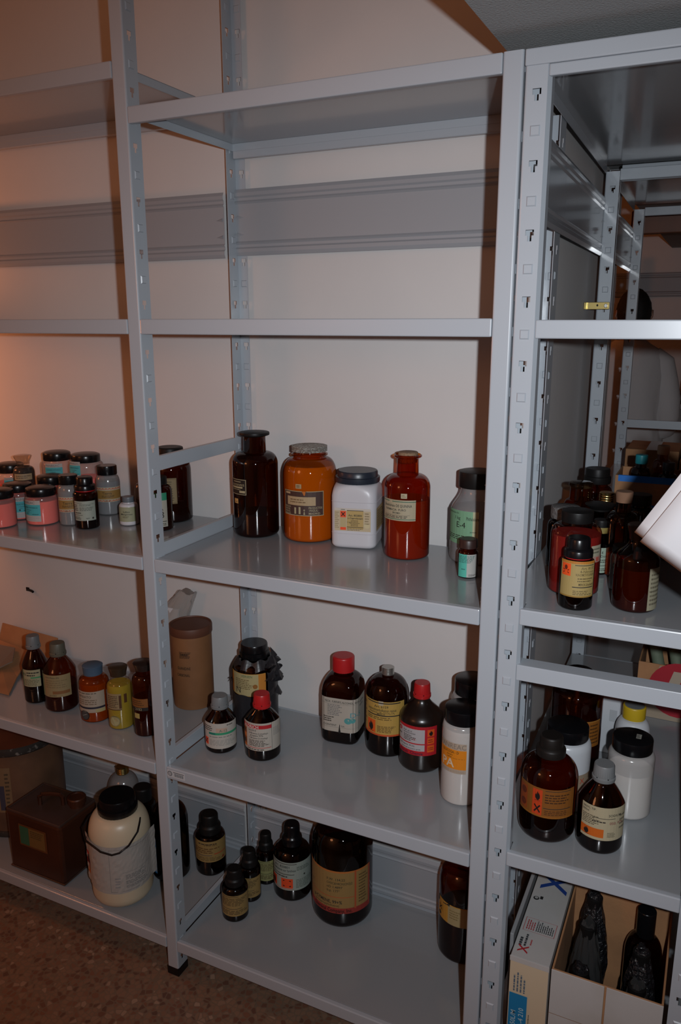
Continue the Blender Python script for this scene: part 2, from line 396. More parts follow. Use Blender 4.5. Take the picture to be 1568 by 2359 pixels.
def tie(parent, a, b, z0, z1, axis='y', w=.012):
    """flanged cross tie between two posts; face on one side, narrow top flange"""
    q = MB(); t = .0015
    if axis == 'y':
        x, y0, y1 = a, b[0], b[1]; q.box(x - t, x, y0, y1, z0, z1, STEEL); q.box(x - w, x - t, y0, y1, z1 - t, z1, STEEL); q.box(x - w, x - t, y0, y1, z0, z0 + t, STEEL)
    else:
        y, x0, x1 = a, b[0], b[1]; q.box(x0, x1, y, y + t, z0, z1, STEEL); q.box(x0, x1, y + t, y + w, z1 - t, z1, STEEL); q.box(x0, x1, y + t, y + w, z0, z0 + t, STEEL)
    return q.build('cross_tie', parent, bevel=.0006)
def panel(parent, P, L_, z0, z1, PANEL=PANEL):
    """ribbed back panel; P(s, d, z) maps length s, outward depth d, height z"""
    q = MB(); h = z1 - z0
    prof = [(0, 0), (.008, .004), (.016, .004), (.02, 0), (.026, 0), (.030, .0035), (.034, 0), (h - .034, 0), (h - .030, .0035), (h - .026, 0), (h - .02, 0), (h - .016, .004), (h - .008, .004), (h, 0)]
    for (a, d0), (b, d1) in zip(prof[:-1], prof[1:]):
        q.face([P(0, d0, z0 + a), P(L_, d0, z0 + a), P(L_, d1, z0 + b), P(0, d1, z0 + b)], PANEL, True)
        q.face([P(0, d0 - .0012, z0 + a), P(L_, d0 - .0012, z0 + a), P(L_, d1 - .0012, z0 + b), P(0, d1 - .0012, z0 + b)][::-1], PANEL, True)
    for e in (0, L_):
        for zz in (.045, .085):
            s = e + (-.004 if e else .004); g = -.02 if e else .02
            q.face([P(s, .0002, z0 + zz), P(s + g, .0002, z0 + zz + .004), P(s, .004, z0 + zz + .005)], PANEL); q.face([P(s, .004, z0 + zz + .005), P(s + g, .0002, z0 + zz + .004), P(s, .0002, z0 + zz + .01)], PANEL)
    return q.build('back_panel', parent, sharp=20)

LV = [.1083, .6072, 1.1276, 1.6531]; HB = .0312
r1 = empty('shelving_rack', (0, 0, 0), 'long grey steel shelving rack along the white wall, its left bay and middle bay', 'shelving rack')
post_front(r1, -1.0835, -1.05, 0, .037, 2.6, 1.784)
post_front(r1, -.0335, 0, 0, .039, 2.6, 1.784)
post_front(r1, .7515, .785, 0, .037, 2.0613, 1.784)
post_rear(r1, -1.054, .355, .396, .026, 2.6, 1.79)
post_rear(r1, -.004, .355, .396, .026, 2.6, 1.79)
post_rear(r1, .754, .355, .396, .024, 2.05, 1.79, extra=(.7795, .347, .403))
for (xa, xb, zs, top) in ((-1.05, -.0338, LV + [2.1475], 2.1475), (.0003, .7512, LV + [2.0613], 2.0613)):
    for z in zs:
        beam(r1, xa, xb, -.0008, .0118, z - HB, z)
        beam(r1, xa, xb - .0, .376, .388, z - HB - (.004 if z > 2 else 0), z - .002)
        tray(r1, xa + .001, xb - .001, .0121, .3757, z - .0006)
    for (z0, z1) in ((1.801, 1.955), (.098, .252)):
        panel(r1, (lambda xa_: lambda s, d, z: (xa_ + s, .354 - d, z))(xa + .012 if xa < -.1 else xa - .0045), xb - xa - (.0 if xa > -.1 else .016), z0 + (.004 if xa > -.1 else 0), z1 + (.004 if xa > -.1 else 0)).location.y = .034
for x in (-.001, .752):
    for (z0, z1) in ((1.324, 1.356), (1.1278, 1.157), (.6074, .638), (.1085, .137)):
        tie(r1, x, (.0395, .354), z0, z1)
# barcode sticker on the front edge of a shelf
st = flat_label(r1, (.003, -.0009, .5835), (1, 0, 0), (0, 0, 1), .052, .0185, 'b9bcbf', [('o', .16, .5, .36, '5a5d60'), ('o', .16, .5, .27, '9c9fa2', 3), ('r', .34, .72, .95, .8, '303030')] + [('r', .4 + i * .033, .2, .4 + i * .033 + (.018 if i % 3 else .009), .64, '303030') for i in range(16)], 'barcode_sticker', 'small white barcode sticker with a round seal')

r2 = empty('shelving_rack', (.788, 0, 0), 'short grey steel shelving rack running back from its end post, right of the long rack', 'shelving rack')
X0, X1 = 0.0, .39
def R2(o): return o
YB, YC = 1.035, 1.88
r2.rotation_euler.z = .0165
post_side(r2, 0, .0358, 0, .037, 2.058, 1.259, lip=.05)
post_side(r2, .0, .037, YB, YB + .037, 2.04, 1.259)
post_side(r2, 0, .037, YC, YC + .037, 2.04, 1.259)
for y in (0, YB, YC):
    q = MB(); strip(q, (.353, y), (1, 0, 0), (0, -1, 0), .037, .004, 2.05, 1.259, .105); q.box(.3884, .39, y, y + .037, .004, 2.05, STEEL)
    o = q.build('post', r2); foot(o, .353, .39, y, y + .037)
def rbay(ya, yb, zs, first):
    for z in zs:
        f = beam(r2, .0372 if z < 2 else .0005, .3528 if z < 2 else .3895, ya - (.0012 if first else 0) - (.0012 if z > 2 else 0), ya + .011, z - .031 + (.008 if z > 2 else 0), z + (.001 if z > 2 else 0))
        beam(r2, .038, .352, yb - .0125, yb - .0005, z - .031, z - .001)
        beam(r2, .0385 if z < 2 else .002, .050 if z < 2 else .013, ya + .0375, yb - .013, z - .031, z - .001)
        beam(r2, .34, .352, ya + .0375, yb - .013, z - .031, z - .001)
        tray(r2, .0005, .3895, ya + .0118 if z < 2 else ya + .003, yb - .013, z + .0002, lip=.014)
tz = (.10, .636, 1.141, 1.6505)
def rtray(ya, yb, z):
    """shelf with cut corners that lets the posts stand through"""
    q = MB(); t = .0014; l = .014
    q.box(.0005, .3895, ya + .0385, yb - .002, z - t, z, STEELTOP); q.box(.0420, .3515, ya + .0112, ya + .0385, z - t, z, STEELTOP)
    q.box(.0420, .3515, ya + .0112, ya + .0126, z - l, z - t, STEEL); q.box(.0005, .0019, ya + .0385, yb - .002, z - l, z - t, STEEL); q.box(.3881, .3895, ya + .0385, yb - .002, z - l, z - t, STEEL)
    q.box(.0385, .3515, yb - .0034, yb - .002, z - l, z - t, STEEL)
    return q.build('shelf', r2)
def rack_level(ya, yb, z, hb=.031):
    beam(r2, .0372, .3528, ya - .0012, ya + .011, z - hb, z)
    beam(r2, .0372, .3528, yb - .0005, yb + .0105, z - hb, z - .001)
    rtray(ya, yb, z - .0004)
for z in tz: rack_level(0, YB, z, .0305 if z > .2 else .03)
for z in (.579, 1.10): rack_level(YB + .0385, YC, z)
for ya, yb in ((0, YB), (YB + .0385, YC)):
    beam(r2, -.0005 if ya == 0 else .0372, .3905 if ya == 0 else .3528, ya - .0032, ya + .011, 2.036, 2.0605)
    beam(r2, .0372, .3528, ya - .001, ya + .011, 2.0185, 2.0358, name='beam')
    beam(r2, .0372, .3528, yb - .0005, yb + .0105, 2.016, 2.046)
    q = MB(); q.box(.0005, .3895, ya + .0385, yb - .002, 2.0555, 2.057, STEELTOP); q.box(.0005, .0019, ya + .0385, yb - .002, 2.035, 2.0555, STEEL); q.box(.3881, .3895, ya + .0385, yb - .002, 2.035, 2.0555, STEEL)
    q.build('shelf', r2)
tie(r2, -.001, (.0372, .3528), 1.0025, 1.0325, 'x', w=.036)
tie(r2, YC - .0015, (.0372, .3528), 1.244, 1.275, 'x')
tie(r2, YB + .039, (.0372, .3528), .548, .577, 'x')
panel(r2, lambda s, d, z: (.0018 + d, .05 + s, z), YB - .055, 1.822, 1.975, PANELG)
panel(r2, lambda s, d, z: (.0018 + d, YB + .04 + s, z), YC - YB - .045, 1.822, 1.975, PANELG)
# fixing bracket of bright passivated steel
q = MB(); q.box(-.048, .012, -.0015, 0, -.011, .011, GOLD); q.lathe([(.004, 0), (.004, .003)], SILVER, seg=12)
q2 = MB(); q2.box(-.046, .010, -.0015, .0005, -.0075, .0075, GOLD)
q2.tube([(.001, -.0015, 0), (.001, -.005, 0)], .0045, SILVER, 12); q2.tube([(-.020, -.0014, .001), (-.020, -.003, .001)], .0025, BLACKM, 8); q2.box(-.052, -.046, -.012, 0, -.0075, .0075, GOLD)
bk = q2.build('fixing_bracket', None, bevel=.0015, loc=(.8025, .985, 1.687)); bk.scale = (1.08, 1, 1.3)
tagit(bk, 'small brassy steel fixing bracket sticking out from the side wall beside a post', 'bracket')

# far rack against the far wall
r3 = empty('shelving_rack', (.30, 3.90, 0), 'dim grey shelving rack against the far wall behind the person', 'shelving rack')
post_front(r3, 0, .035, 0, .037, 2.05, 1.25); post_front(r3, .85, .885, 0, .037, 2.05, 1.25); post_front(r3, 0, .035, .36, .397, 2.05, 1.25); post_front(r3, .85, .885, .36, .397, 2.05, 1.25)
for z in (1.148, .70, .15): beam(r3, .0355, .8495, -.0008, .012, z - .031, z); tray(r3, .036, .849, .0122, .385, z)

panel(r3, lambda s, d, z: (.04 + s, .384 - d, z), .81, 1.79, 1.94)

# ================================================================ bottles and jars
def fillet(r, z, e, n=5, up_=True):
    return [(r - e + e * math.sin(math.pi / 2 * i / n), z + e - e * math.cos(math.pi / 2 * i / n)) for i in range(n + 1)]
def bottle(name, label, cat, x, y, z, Rr, H, hs, hn, hc, rn, cap, glass_=None, fill=None, labels=(), sh='round', group=None, rot=0, sq=0, e=.16, lip=None, seg=44, ring=None, parts=True, meniscus=None, body='bottle_body', neckring=False, namecap='cap', tilt=None, liph=.8):
    root = empty(name, (x, y, z + .0004), label, cat, group, R(rot))
    gm = glass_ or AMBERD
    rnn = rn * Rr; pr = [(0.55 * Rr, 0.001)] + [(a, b) for a, b in fillet(Rr, 0, Rr * e)]
    zs, zn, zc = hs * H, hn * H, hc * H
    pr += [(Rr, zs * (.35 + .65 * i / 3)) for i in range(4)]
    n = 9
    for i in range(1, n + 1):
        t = i / n
        if sh == 'round': a = math.pi / 2 * t; pr.append((rnn + (Rr - rnn) * math.cos(a) ** .85 if i < n else rnn + .0005, zs + (zn - zs) * math.sin(a)))
        elif sh == 'slope': s_ = t * t * (3 - 2 * t); pr.append((Rr + (rnn - Rr) * s_, zs + (zn - zs) * t))
        else: s_ = min(1, t * 1.02); k = .10 * math.sin(math.pi * min(1, t)); pr.append((Rr + (rnn - Rr) * s_ + Rr * k * .35, zs + (zn - zs) * t))
    if neckring: pr += [(rnn, zn + (zc - zn) * .25), (rnn * 1.12, zn + (zc - zn) * .4), (rnn * 1.12, zn + (zc - zn) * .6), (rnn, zn + (zc - zn) * .75)]
    pr.append((rnn * .985, zc))
    if lip: pr += [(lip * Rr * .94, zc + .001), (lip * Rr, zc + .003), (lip * Rr, min(H, zc + (H - zc) * liph)), (lip * Rr * .9, min(H, zc + (H - zc) * (liph + .15)))]
    if sq:
        def sqz(zz): return sq * (1 if zz < zs else max(0, 1 - (zz - zs) / max(1e-6, (zn - zs))))
        pr = [(a, b, sqz(b)) for a, b in pr]
    q = MB(); q.lathe(pr, gm, seg=seg, cap_top=False, cap_bot=True)
    b = q.build(body, root)
    if fill:
        ff, fc = fill; zf = ff * H; inn = [(max(.002, p[0] - .0016), max(p[1], .0016)) + tuple(p[2:]) for p in pr if p[1] < zf]
        # interpolate the surface radius at the fill height
        last = [p for p in pr if p[1] < zf][-1]; nx = [p for p in pr if p[1] >= zf]
        if nx: t = (zf - last[1]) / max(1e-6, nx[0][1] - last[1]); rr = last[0] + (nx[0][0] - last[0]) * t - .0016
        else: rr = last[0] - .0016
        inn.append((rr, zf) + tuple(last[2:]))
        q = MB(); q.lathe(inn, FILL[fc], seg=seg); q.build('contents', b, label=dict(white='white powder', orange='pale powder', yellow='yellow powder', red='reddish powder', pink='salmon pink powder', grey='grey powder').get(fc))
    if cap:
        kind, cm, rc = cap[:3]; rc *= Rr; q = MB(); hh = H - zc
        if kind == 'screw':
            q.lathe([(rc, zc - .001), (rc, zc + hh * .9), (rc * .97, zc + hh * .97), (rc * .92, H)], cm, seg=64, rib=.02)
            q.lathe([(rc * .86, H), (rc * .84, H + .0006)], cm, seg=36)
        elif kind == 'plain':
            q.lathe([(rc * .98, zc - .001), (rc, zc + .001), (rc, H - .003), (rc * .985, H - .001), (rc * .94, H)], cm, seg=44)
        elif kind == 'dome':
            q.lathe([(rc * .98, zc - .001), (rc, zc + .001), (rc, zc + hh * .66), (rc * .97, zc + hh * .78), (rc * .8, zc + hh * .9), (rc * .45, zc + hh * .97), (rc * .1, H)], cm, seg=44)
        elif kind == 'step':
            q.lathe([(rc, zc - .001), (rc, zc + hh * .30), (rc * .96, zc + hh * .36), (rc * .80, zc + hh * .44), (rc * .78, zc + hh * .9), (rc * .73, zc + hh * .97), (rc * .68, H)], cm, seg=52, rib=.015)
        elif kind == 'tamper':
            q.lathe([(rc * 1.0, zc - .001), (rc * 1.03, zc + .001), (rc * 1.03, zc + hh * .2), (rc * .95, zc + hh * .24), (rc * .94, zc + hh * .28)], cm, seg=44, cap_top=False)
            q.lathe([(rc * .95, zc + hh * .28), (rc * .90, zc + hh * .92), (rc * .84, H)], cm, seg=64, rib=.03)
            for i in range(6):
                a = R(-60 + i * 60); q.box(-.0012, .0012, -.0006, .0006, zc + hh * .2, zc + hh * .29, BLACKM, fn=lambda X, Y, Z: (rc * .98 * math.cos(a) + X * math.sin(a), rc * .98 * math.sin(a) - X * math.cos(a), Z))
        elif kind == 'rings':
            pf = []; k = 5
            for i in range(k): z0_ = zc + hh * i / k; pf += [(rc * .95, z0_), (rc, z0_ + hh / k * .25), (rc, z0_ + hh / k * .75)]
            q.lathe(pf + [(rc * .95, H - .001), (rc * .9, H)], cm, seg=40)
        elif kind == 'wide':
            q.lathe([(rc * 1.0, zc - .002), (rc * 1.02, zc), (rc * 1.02, zc + hh * .42), (rc * .93, zc + hh * .46), (rc * .92, zc + hh * .9), (rc * .88, H)], cm, seg=72, rib=.012)
        elif kind == 'disc':                     # flat headed ground glass stopper
            q.lathe([(rn * Rr * .9, zc), (rc, zc + hh * .35), (rc * 1.02, zc + hh * .6), (rc, zc + hh * .9), (rc * .93, H)], cm, seg=44)
            q.lathe([(rc * .75, H), (rc * .7, H + .0008)], cm, seg=40)
        elif kind == 'flare':                    # flared stopper
            q.lathe([(rn * Rr * 1.04, zc - .001), (rn * Rr * 1.06, zc + hh * .2), (rc * .97, zc + hh * .8), (rc, zc + hh * .92), (rc * .9, H)], cm, seg=44)
        elif kind == 'cork':
            q.lathe([(rc * .9, zc - .01), (rc, zc + hh * .5), (rc * .99, H - .001), (rc * .93, H)], cm, seg=30)
        q.build(namecap, root)
    if ring:
        rz, rcol = ring; rr = (rn * 1.06) * Rr; q = MB(); q.lathe([(rr, rz * H - .0025), (rr * 1.02, rz * H), (rr, rz * H + .0025)], rcol, seg=40); q.build('seal_ring', root, label='red seal ring' if rcol is REDP else None)
    for L_ in labels:
        a0, a1, z0, z1, base, els = L_[:6]; nm = L_[6] if len(L_) > 6 else 'label'
        sqf = None
        if sq:
            ex = 2 + 7 * sq
            sqf = lambda a: Rr / ((abs(math.cos(a)) ** ex + abs(math.sin(a)) ** ex) ** (1 / ex))
        wrap_label(root, Rr, a0 - rot, a1 - rot, z0, z1, base, els, nm, sqf)
    return root

K = '2a2622'; CREAM = '9c9272'; TAN = '8d7444'; OR = 'd8461a'; WL = 'a9aaa4'; TEAL = '3fa0a8'
Z3, Z4, Z5, Q3, Q5 = LV[2], LV[1], LV[0], 1.141, .636
# ---- middle bay, third shelf
bottle('reagent_bottle', 'dark brown round-shouldered glass bottle with flat black stopper, left of the wide orange jar', 'bottle', .092, .292, Z3, .0563, .2572, .70, .81, .955, .49, ('disc', BLACKM, .655), AMBERD, (.22, 'brown'), [
    (-138, -81, .108, .148, '15120e', [('r', .03, .03, .97, .06, CREAM), ('r', .03, .94, .97, .97, CREAM), ('r', .95, .03, .975, .97, CREAM), ('g', .25, .88, .8, .76, 1, CREAM), ('r', .1, .42, .8, .52, CREAM), ('g', .15, .70, .9, .56, 2, CREAM), ('r', .62, .14, .92, .28, CREAM), ('g', .1, .38, .9, .30, 1, CREAM)]),
    (-124, -108, .086, .098, 'b08a50', [('r', .2, .3, .8, .4, K)], 'paper_tag')], namecap='stopper', e=.2)
bottle('powder_jar', 'wide amber glass jar glowing orange, crinkled whitish lid and brown printed label', 'jar', .229, .321, Z3, .0660, .2287, .68, .875, .94, .60, ('rings', mat('crinkled_lid', (.24, .20, .17), .6, .2, bump=(500, .6), mottle=(260, (.5, .5, .46), .45, .6)), .655), AMBERL, (.80, 'orange'), [
    (-125, -33, .068, .128, '3c2620', [('r', .0, .0, 1, .025, CREAM), ('r', 0, .975, .5, 1, CREAM), ('r', .6, .975, 1, 1, CREAM), ('r', 0, 0, .014, 1, CREAM), ('r', .986, 0, 1, 1, CREAM), ('p', [(.5, 1.0), (.59, 1.0), (.57, .84), (.55, .82)], 'a85c12', 3), ('r', .11, .42, .81, .77, 'a08a68'), ('g', .2, .7, .7, .5, 2, '6a5236'), ('r', .05, .86, .2, .94, 'a08a68'),
        ('t', .03, .31, .07, 'PROTECCION', CREAM, 'l', .18), ('t', .03, .215, .07, 'PUNTUAL', CREAM, 'l', .17), ('t', .03, .12, .07, 'PARA EL', CREAM, 'l', .17), ('t', .03, .035, .06, 'ANALISIS', CREAM, 'l', .18),
        ('t', .65, .29, .085, 'PRODUCTOS', CREAM, 'l', .31), ('t', .65, .18, .085, '·PASUL·', CREAM, 'l', .30), ('t', .65, .06, .085, 'MADRID', CREAM, 'l', .30),
        ('r', .31, .07, .355, .33, CREAM), ('r', .42, .07, .465, .36, CREAM), ('p', [(.53, .05), (.57, .05), (.553, .2), (.547, .2)], CREAM), ('o', .55, .24, .03, CREAM)]),
    (-93, -80, .134, .145, '9c8460', [('g', .2, .8, .8, .2, 2, K)], 'paper_tag')], namecap='lid', neckring=True)
# square white jar
rootC = bottle('powder_jar', 'square white plastic jar with dark ribbed screw lid and a cream hazard label', 'jar', .360, .315, Z3, .0535, .1800, .69, .845, .86, .88, ('wide', DARKBLUE, .965), WHITEP, None, [], sq=.85, rot=12, e=.22, namecap='lid')
def sqface(root, s, rot, z0, z1, w, base, els, side):
    a = R(side); n = Vector((math.cos(a), math.sin(a), 0)); u = Vector((-math.sin(a), math.cos(a), 0))
    o = n * (s + .0003) - u * (w / 2) + Vector((0, 0, z0)); return flat_label(root, o, u, (0, 0, 1), w, z1 - z0, base, els)
sqface(rootC, .0537, 0, .044, .098, .086, 'b0a184', [('r', 0, .9, 1, 1, 'b8b0a4'), ('g', .01, .85, .13, .1, 9, '8a7a5a'), ('x', .16, .6, .32, .88, OR), ('g', .18, .97, .31, .91, 1, K), ('r', .16, .04, .32, .16, OR), ('r', .16, .16, .32, .6, 'a89870'),
    ('r', .345, .10, .80, .92, 'a8905a'), ('r2', .345, .90, .80, .925, K), ('r2', .345, .165, .80, .19, K), ('t', .575, .66, .085, '*Art. 802800', K, 'c'), ('t', .575, .54, .085, '*ε-Caprolactam', K, 'c', .42), ('g', .45, .5, .7, .22, 5, '4a3c20'), ('t', .345, .36, .07, '1 kg', K), ('g', .35, .13, .8, .02, 2, '6a5a3a'), ('g', .84, .85, .98, .3, 5, '7a6a4a'), ('o', .9, .28, .13, 'b8ac88')], -90)
sqface(rootC, .0537, 0, .044, .098, .082, 'a08a60', [('g', .1, .9, .9, .1, 8, '5a4a2a')], 0)
for z_ in (.112, .037):
    q = MB(); ex = 2 + 7 * .85
    q.lathe([(.0535, z_ - .0006), (.0542, z_), (.0535, z_ + .0006)], WHITEP, seg=44, sq=.85, cap_top=False, cap_bot=False); q.build('moulded_ridge', rootC)
q = MB(); q.box(.020, .026, -.0525, -.0512, .150, .156, WHITEP, fn=lambda X, Y, Z: (X, Y, Z)); q.box(.034, .038, -.0475, -.046, .152, .157, WHITEP)
for a_ in (-72, -58):
    pass
bottle('reagent_bottle', 'red-brown glass bottle stoppered with crumbling cork, pale label with green borders', 'bottle', .500, .277, Z3, .0517, .2380, .66, .79, .945, .47, ('cork', CORK, .43), AMBERR, (.56, 'red'), [
    (-145, -48, .091, .138, '9f957c', [('r', 0, .90, .28, .935, '2a5c48'), ('r', .38, .90, 1, .935, '2a5c48'), ('r', 0, .06, 1, .09, '2a5c48'), ('t', .5, .66, .13, 'Bromhidrato DE QUININA', K, 'c', .8), ('t', .45, .48, .10, 'FARMACIA  PURO', K, 'c', .6), ('t', .5, .34, .08, 'BROMO', K, 'c'), ('r', .1, .27, .85, .28, K), ('g', .1, .25, .85, .12, 2, K)]),
    (-85, -70, .142, .153, 'a89c80', [('g', .15, .8, .85, .2, 2, '6a5a3a')], 'paper_tag')], lip=.60, liph=.45, namecap='cork_stopper', e=.14)
bottle('powder_jar', 'grey translucent bottle marked E-4 on its pale green label, partly behind the double post', 'bottle', .651, .309, Z3, .0560, .2018, .56, .80, .83, .62, ('plain', BLACKM, .72), GREYG, (.60, 'grey'), [
    (-160, -68, .046, .121, '6f9c7c', [('r', .86, 0, 1, 1, 'a8a888'), ('t', .06, .90, .045, 'Fluka AG, Buchs SG', K), ('t', .36, .74, .09, '1 kg', K), ('t', .70, .74, .10, 'Phthalsäure', K, 'l', .3), ('t', .42, .50, .17, 'E-4', '14120e', 'l', .5), ('g', .1, .28, .95, .12, 3, K), ('t', .8, .38, .05, 'purum', K, 'l', .2)])], sh='slope', rot=0)
bottle('pill_bottle', 'tiny amber bottle with half turquoise, half white label, in front of the E-4 bottle', 'bottle', .672, .185, Z3, .0211, .0810, .60, .72, .79, .80, ('screw', mat('brown_plastic', (.03, .014, .012), .4), .90), AMBER, (.5, 'dark'), [
    (-133, -16, .003, .052, 'a4a4a0', [('r', 0, 0, .46, 1, '4aa898'), ('g', .03, .95, .9, .62, 6, '2c5c58'), ('g', .2, .4, .4, .3, 1, '2c5c58'), ('g', .55, .14, .95, .04, 2, K)])], e=.12)
# ---- left bay, third shelf
PAN = lambda: [('r', 0, .28, 1, .80, TEAL), ('t', .04, .84, .12, 'PANREAC', '6c6c6c', 'l', .9), ('t', .08, .63, .075, 'CLORURO POTASICO', '123038', 'l', .8), ('t', .3, .53, .045, 'cristalizado', '123038'), ('t', .36, .45, .05, 'puro', '123038'), ('r', .32, .34, .42, .42, '123038'), ('g', .6, .38, .95, .32, 1, '123038'), ('g', .05, .22, .95, .04, 2, '9a9a9a')]
def pinkjar(lab, x, y, r, H, az=None, z0=.011, z1=.067, lid=.93, fillh=.62, hs=.66, hn=.74, hc=.76, name='powder_jar'):
    return bottle(name, lab, 'jar', x, y, Z3, r, H, hs, hn, hc, .86, ('dome', BLACKP, lid), MILKP, (fillh, 'pink'), [(az[0], az[1], z0, z1, 'a8a4a0', PAN())] if az else [], group='salmon pink powder jars with black lids', namecap='lid', e=.12)
pinkjar('squat salmon pink jar cut by the left photo edge, nearest of the black-lidded jars', -.559, .076, .0404, .0995)
pinkjar('squat salmon pink jar with turquoise label, second from left in the front rows', -.584, .162, .0405, .0981, (-62, -4), .006, .062)
pinkjar('squat salmon pink jar showing its whole turquoise label, rightmost of the front pink jars', -.483, .147, .0415, .0997, (-130, -50))
pinkjar('black lid and pink body of a jar hidden behind the two front pink jars', -.537, .236, .0385, .1109)
pinkjar('small black-lidded jar hidden between a pink jar and a grey bottle', -.458, .232, .0300, .1051)
pinkjar('pinkish jar at the left photo edge, back row, beside the stoppered bottle', -.760, .300, .041, .1179, (-69, 0), .041, .077, .95, .5)
pinkjar('tall pale pink wide jar in the back row, left of its lower-lidded twin', -.6145, .343, .0449, .1560, (-92, -28), .070, .123, .87, .3, .72, .80, .83)
pinkjar('tall pale pink wide jar in the back row, right of its twin', -.503, .341, .0480, .1580, (-112, -66), .085, .138, .84, .55, .74, .82, .84)
bottle('reagent_bottle', 'small clear glass bottle of dark grains with a flared glass stopper, back row left', 'bottle', -.683, .280, Z3, .0303, .1458, .66, .78, .84, .56, ('flare', glass('stopper_glass', (.75, .72, .68), edge=.5), .84), YELG, (.78, 'dark'), [(-100, 0, .078, .096, '9a8a6a', [('g', .1, .8, .9, .2, 2, '5a4a3a')])], namecap='stopper')
GOLDL = lambda: [('z', .85, .95, 9, 'b8442c'), ('z', .04, .13, 9, 'b8442c'), ('r', 0, .2, 1, .78, '8c6a34'), ('t', .25, .52, .17, 'Tierra', '3a2c18'), ('g', .22, .46, .7, .3, 2, '3a2c18'), ('t', .3, .03, .11, '100 G', K)]
for (lb, x, y, r, H, a0, a1, za, zb) in (('grey bottle with whole gold and red zigzag label showing, right of the red-ringed black bottle', -.395, .305, .0326, .1347, -112, 27, .037, .078), ('grey translucent bottle with gold label, directly left of the red-ringed black bottle', -.4065, .170, .0295, .1310, -113, 11, .036, .076)):
    bottle('powder_bottle', lb, 'bottle', x, y, Z3, r, H, .62, .80, .82, .70, ('plain', BLACKP, .82), GREYG, (.68, 'grey'), [(a0, a1, za, zb, 'a89c84', GOLDL())], group='grey bottles with gold labels', e=.15)
bottle('reagent_bottle', 'small near-black bottle with red seal ring and white label, front of the left bay', 'bottle', -.339, .158, Z3, .0306, .1333, .66, .73, .755, .74, ('step', BLACKP, .86), AMBERD, (.6, 'black'), [
    (-112, -2, .0235, .0745, '8f978c', [('r', 0, .9, .42, .915, K), ('r', 0, .28, .42, .3, K), ('g', 0, .84, .25, .5, 4, K), ('g', .3, .86, .95, .74, 3, '4a5048'), ('g', .05, .45, .4, .35, 1, K), ('g', .3, .7, .9, .5, 3, '4a5048'), ('g', 0, .22, .35, .05, 3, K), ('o', .85, .12, .05, K), ('g', .55, .16, .75, .08, 2, K)])], ring=(.735, REDP), e=.16)
bottle('dropper_bottle', 'small clear glass bottle behind the squat white jar, left of the tall post', 'bottle', -.262, .292, Z3, .0225, .135, .56, .74, .90, .42, ('cork', YELG, .42), YELG, (.42, 'dark'), [], lip=.55, namecap='stopper')
bottle('cream_jar', 'squat white jar with grey cap and faded greenish label, beside the tall post', 'jar', -.262, .230, Z3, .0250, .0741, .62, .78, .82, .6, ('plain', mat('blue_grey_plastic', (.10, .12, .14), .4), .62), WHITEP, None, [(-125, -5, .011, .050, '8d8f74', [('t', .5, .62, .12, 'Sulfato', K, 'c'), ('t', .5, .46, .12, 'Manganoso', K, 'c'), ('g', .3, .4, .7, .25, 2, '4a4a34'), ('r', .9, 0, 1, 1, '7c8060')])], e=.2)
bottle('reagent_bottle', 'amber bottle numbered 3 on a green-topped label, half hidden behind the tall post', 'bottle', -.156, .225, Z3, .0327, .1376, .70, .84, .86, .60, ('plain', BLACKM, .66), AMBER, (.5, 'dark'), [(-110, -18, .012, .100, '96958a', [('r', 0, .78, 1, 1, '1f7a5c'), ('t', .62, .26, .20, '3', K), ('r', .1, .15, .95, .17, K), ('g', .3, .12, .95, .03, 2, K), ('p', [(.55, .62), (.6, .64), (.8, .5), (.78, .48)], K)])])
bottle('reagent_jar', 'large dark brown jar with ribbed black lid, seen behind the slanting cross tie', 'jar', -.190, .322, Z3, .0530, .1969, .68, .84, .87, .60, ('screw', BLACKM, .66), AMBERD, (.2, 'brown'), [(-78, -38, .053, .122, '6a5634', [('r', .06, .06, .94, .94, '7c6a48'), ('g', .15, .9, .85, .1, 9, '4a3a20')])], namecap='lid')
# ---- left bay, fourth shelf
bottle('reagent_bottle', 'brown bottle with grey cap and pale green-striped label, leftmost on the fourth shelf', 'bottle', -.547, .129, Z4, .0346, .1924, .57, .80, .82, .44, ('tamper', GREYP, .56), AMBERD, (.42, 'black'), [(-111, -23, .053, .103, '9c9878', [('t', .04, .66, .16, 'RS', '2a3a2a'), ('r', .5, .5, 1, .58, '3c8c5c'), ('g', .3, .9, .95, .6, 2, K), ('g', .1, .45, .95, .06, 5, '5a5a44'), ('r', 0, 0, .06, 1, '5c8c6c')])], sh='cone', e=.22)
bottle('reagent_bottle', 'brown bottle with grey cap and faded tan label, second on the fourth shelf', 'bottle', -.454, .127, Z4, .0441, .1887, .60, .80, .82, .44, ('tamper', mat('olive_grey_plastic', (.10, .095, .07), .5), .50), AMBER, (.38, 'brown'), [(-121, -7, .047, .111, '8c7c58', [('r', 0, 0, .1, 1, '6c8464'), ('t', .2, .86, .06, 'R-X 5 Plomo (IV)', K), ('r', .42, .14, .95, .28, '7c5430'), ('g', .2, .8, .9, .4, 4, '7a6a4a'), ('t', .3, .05, .05, 'CH. PURO', K)])], sh='cone', e=.2)
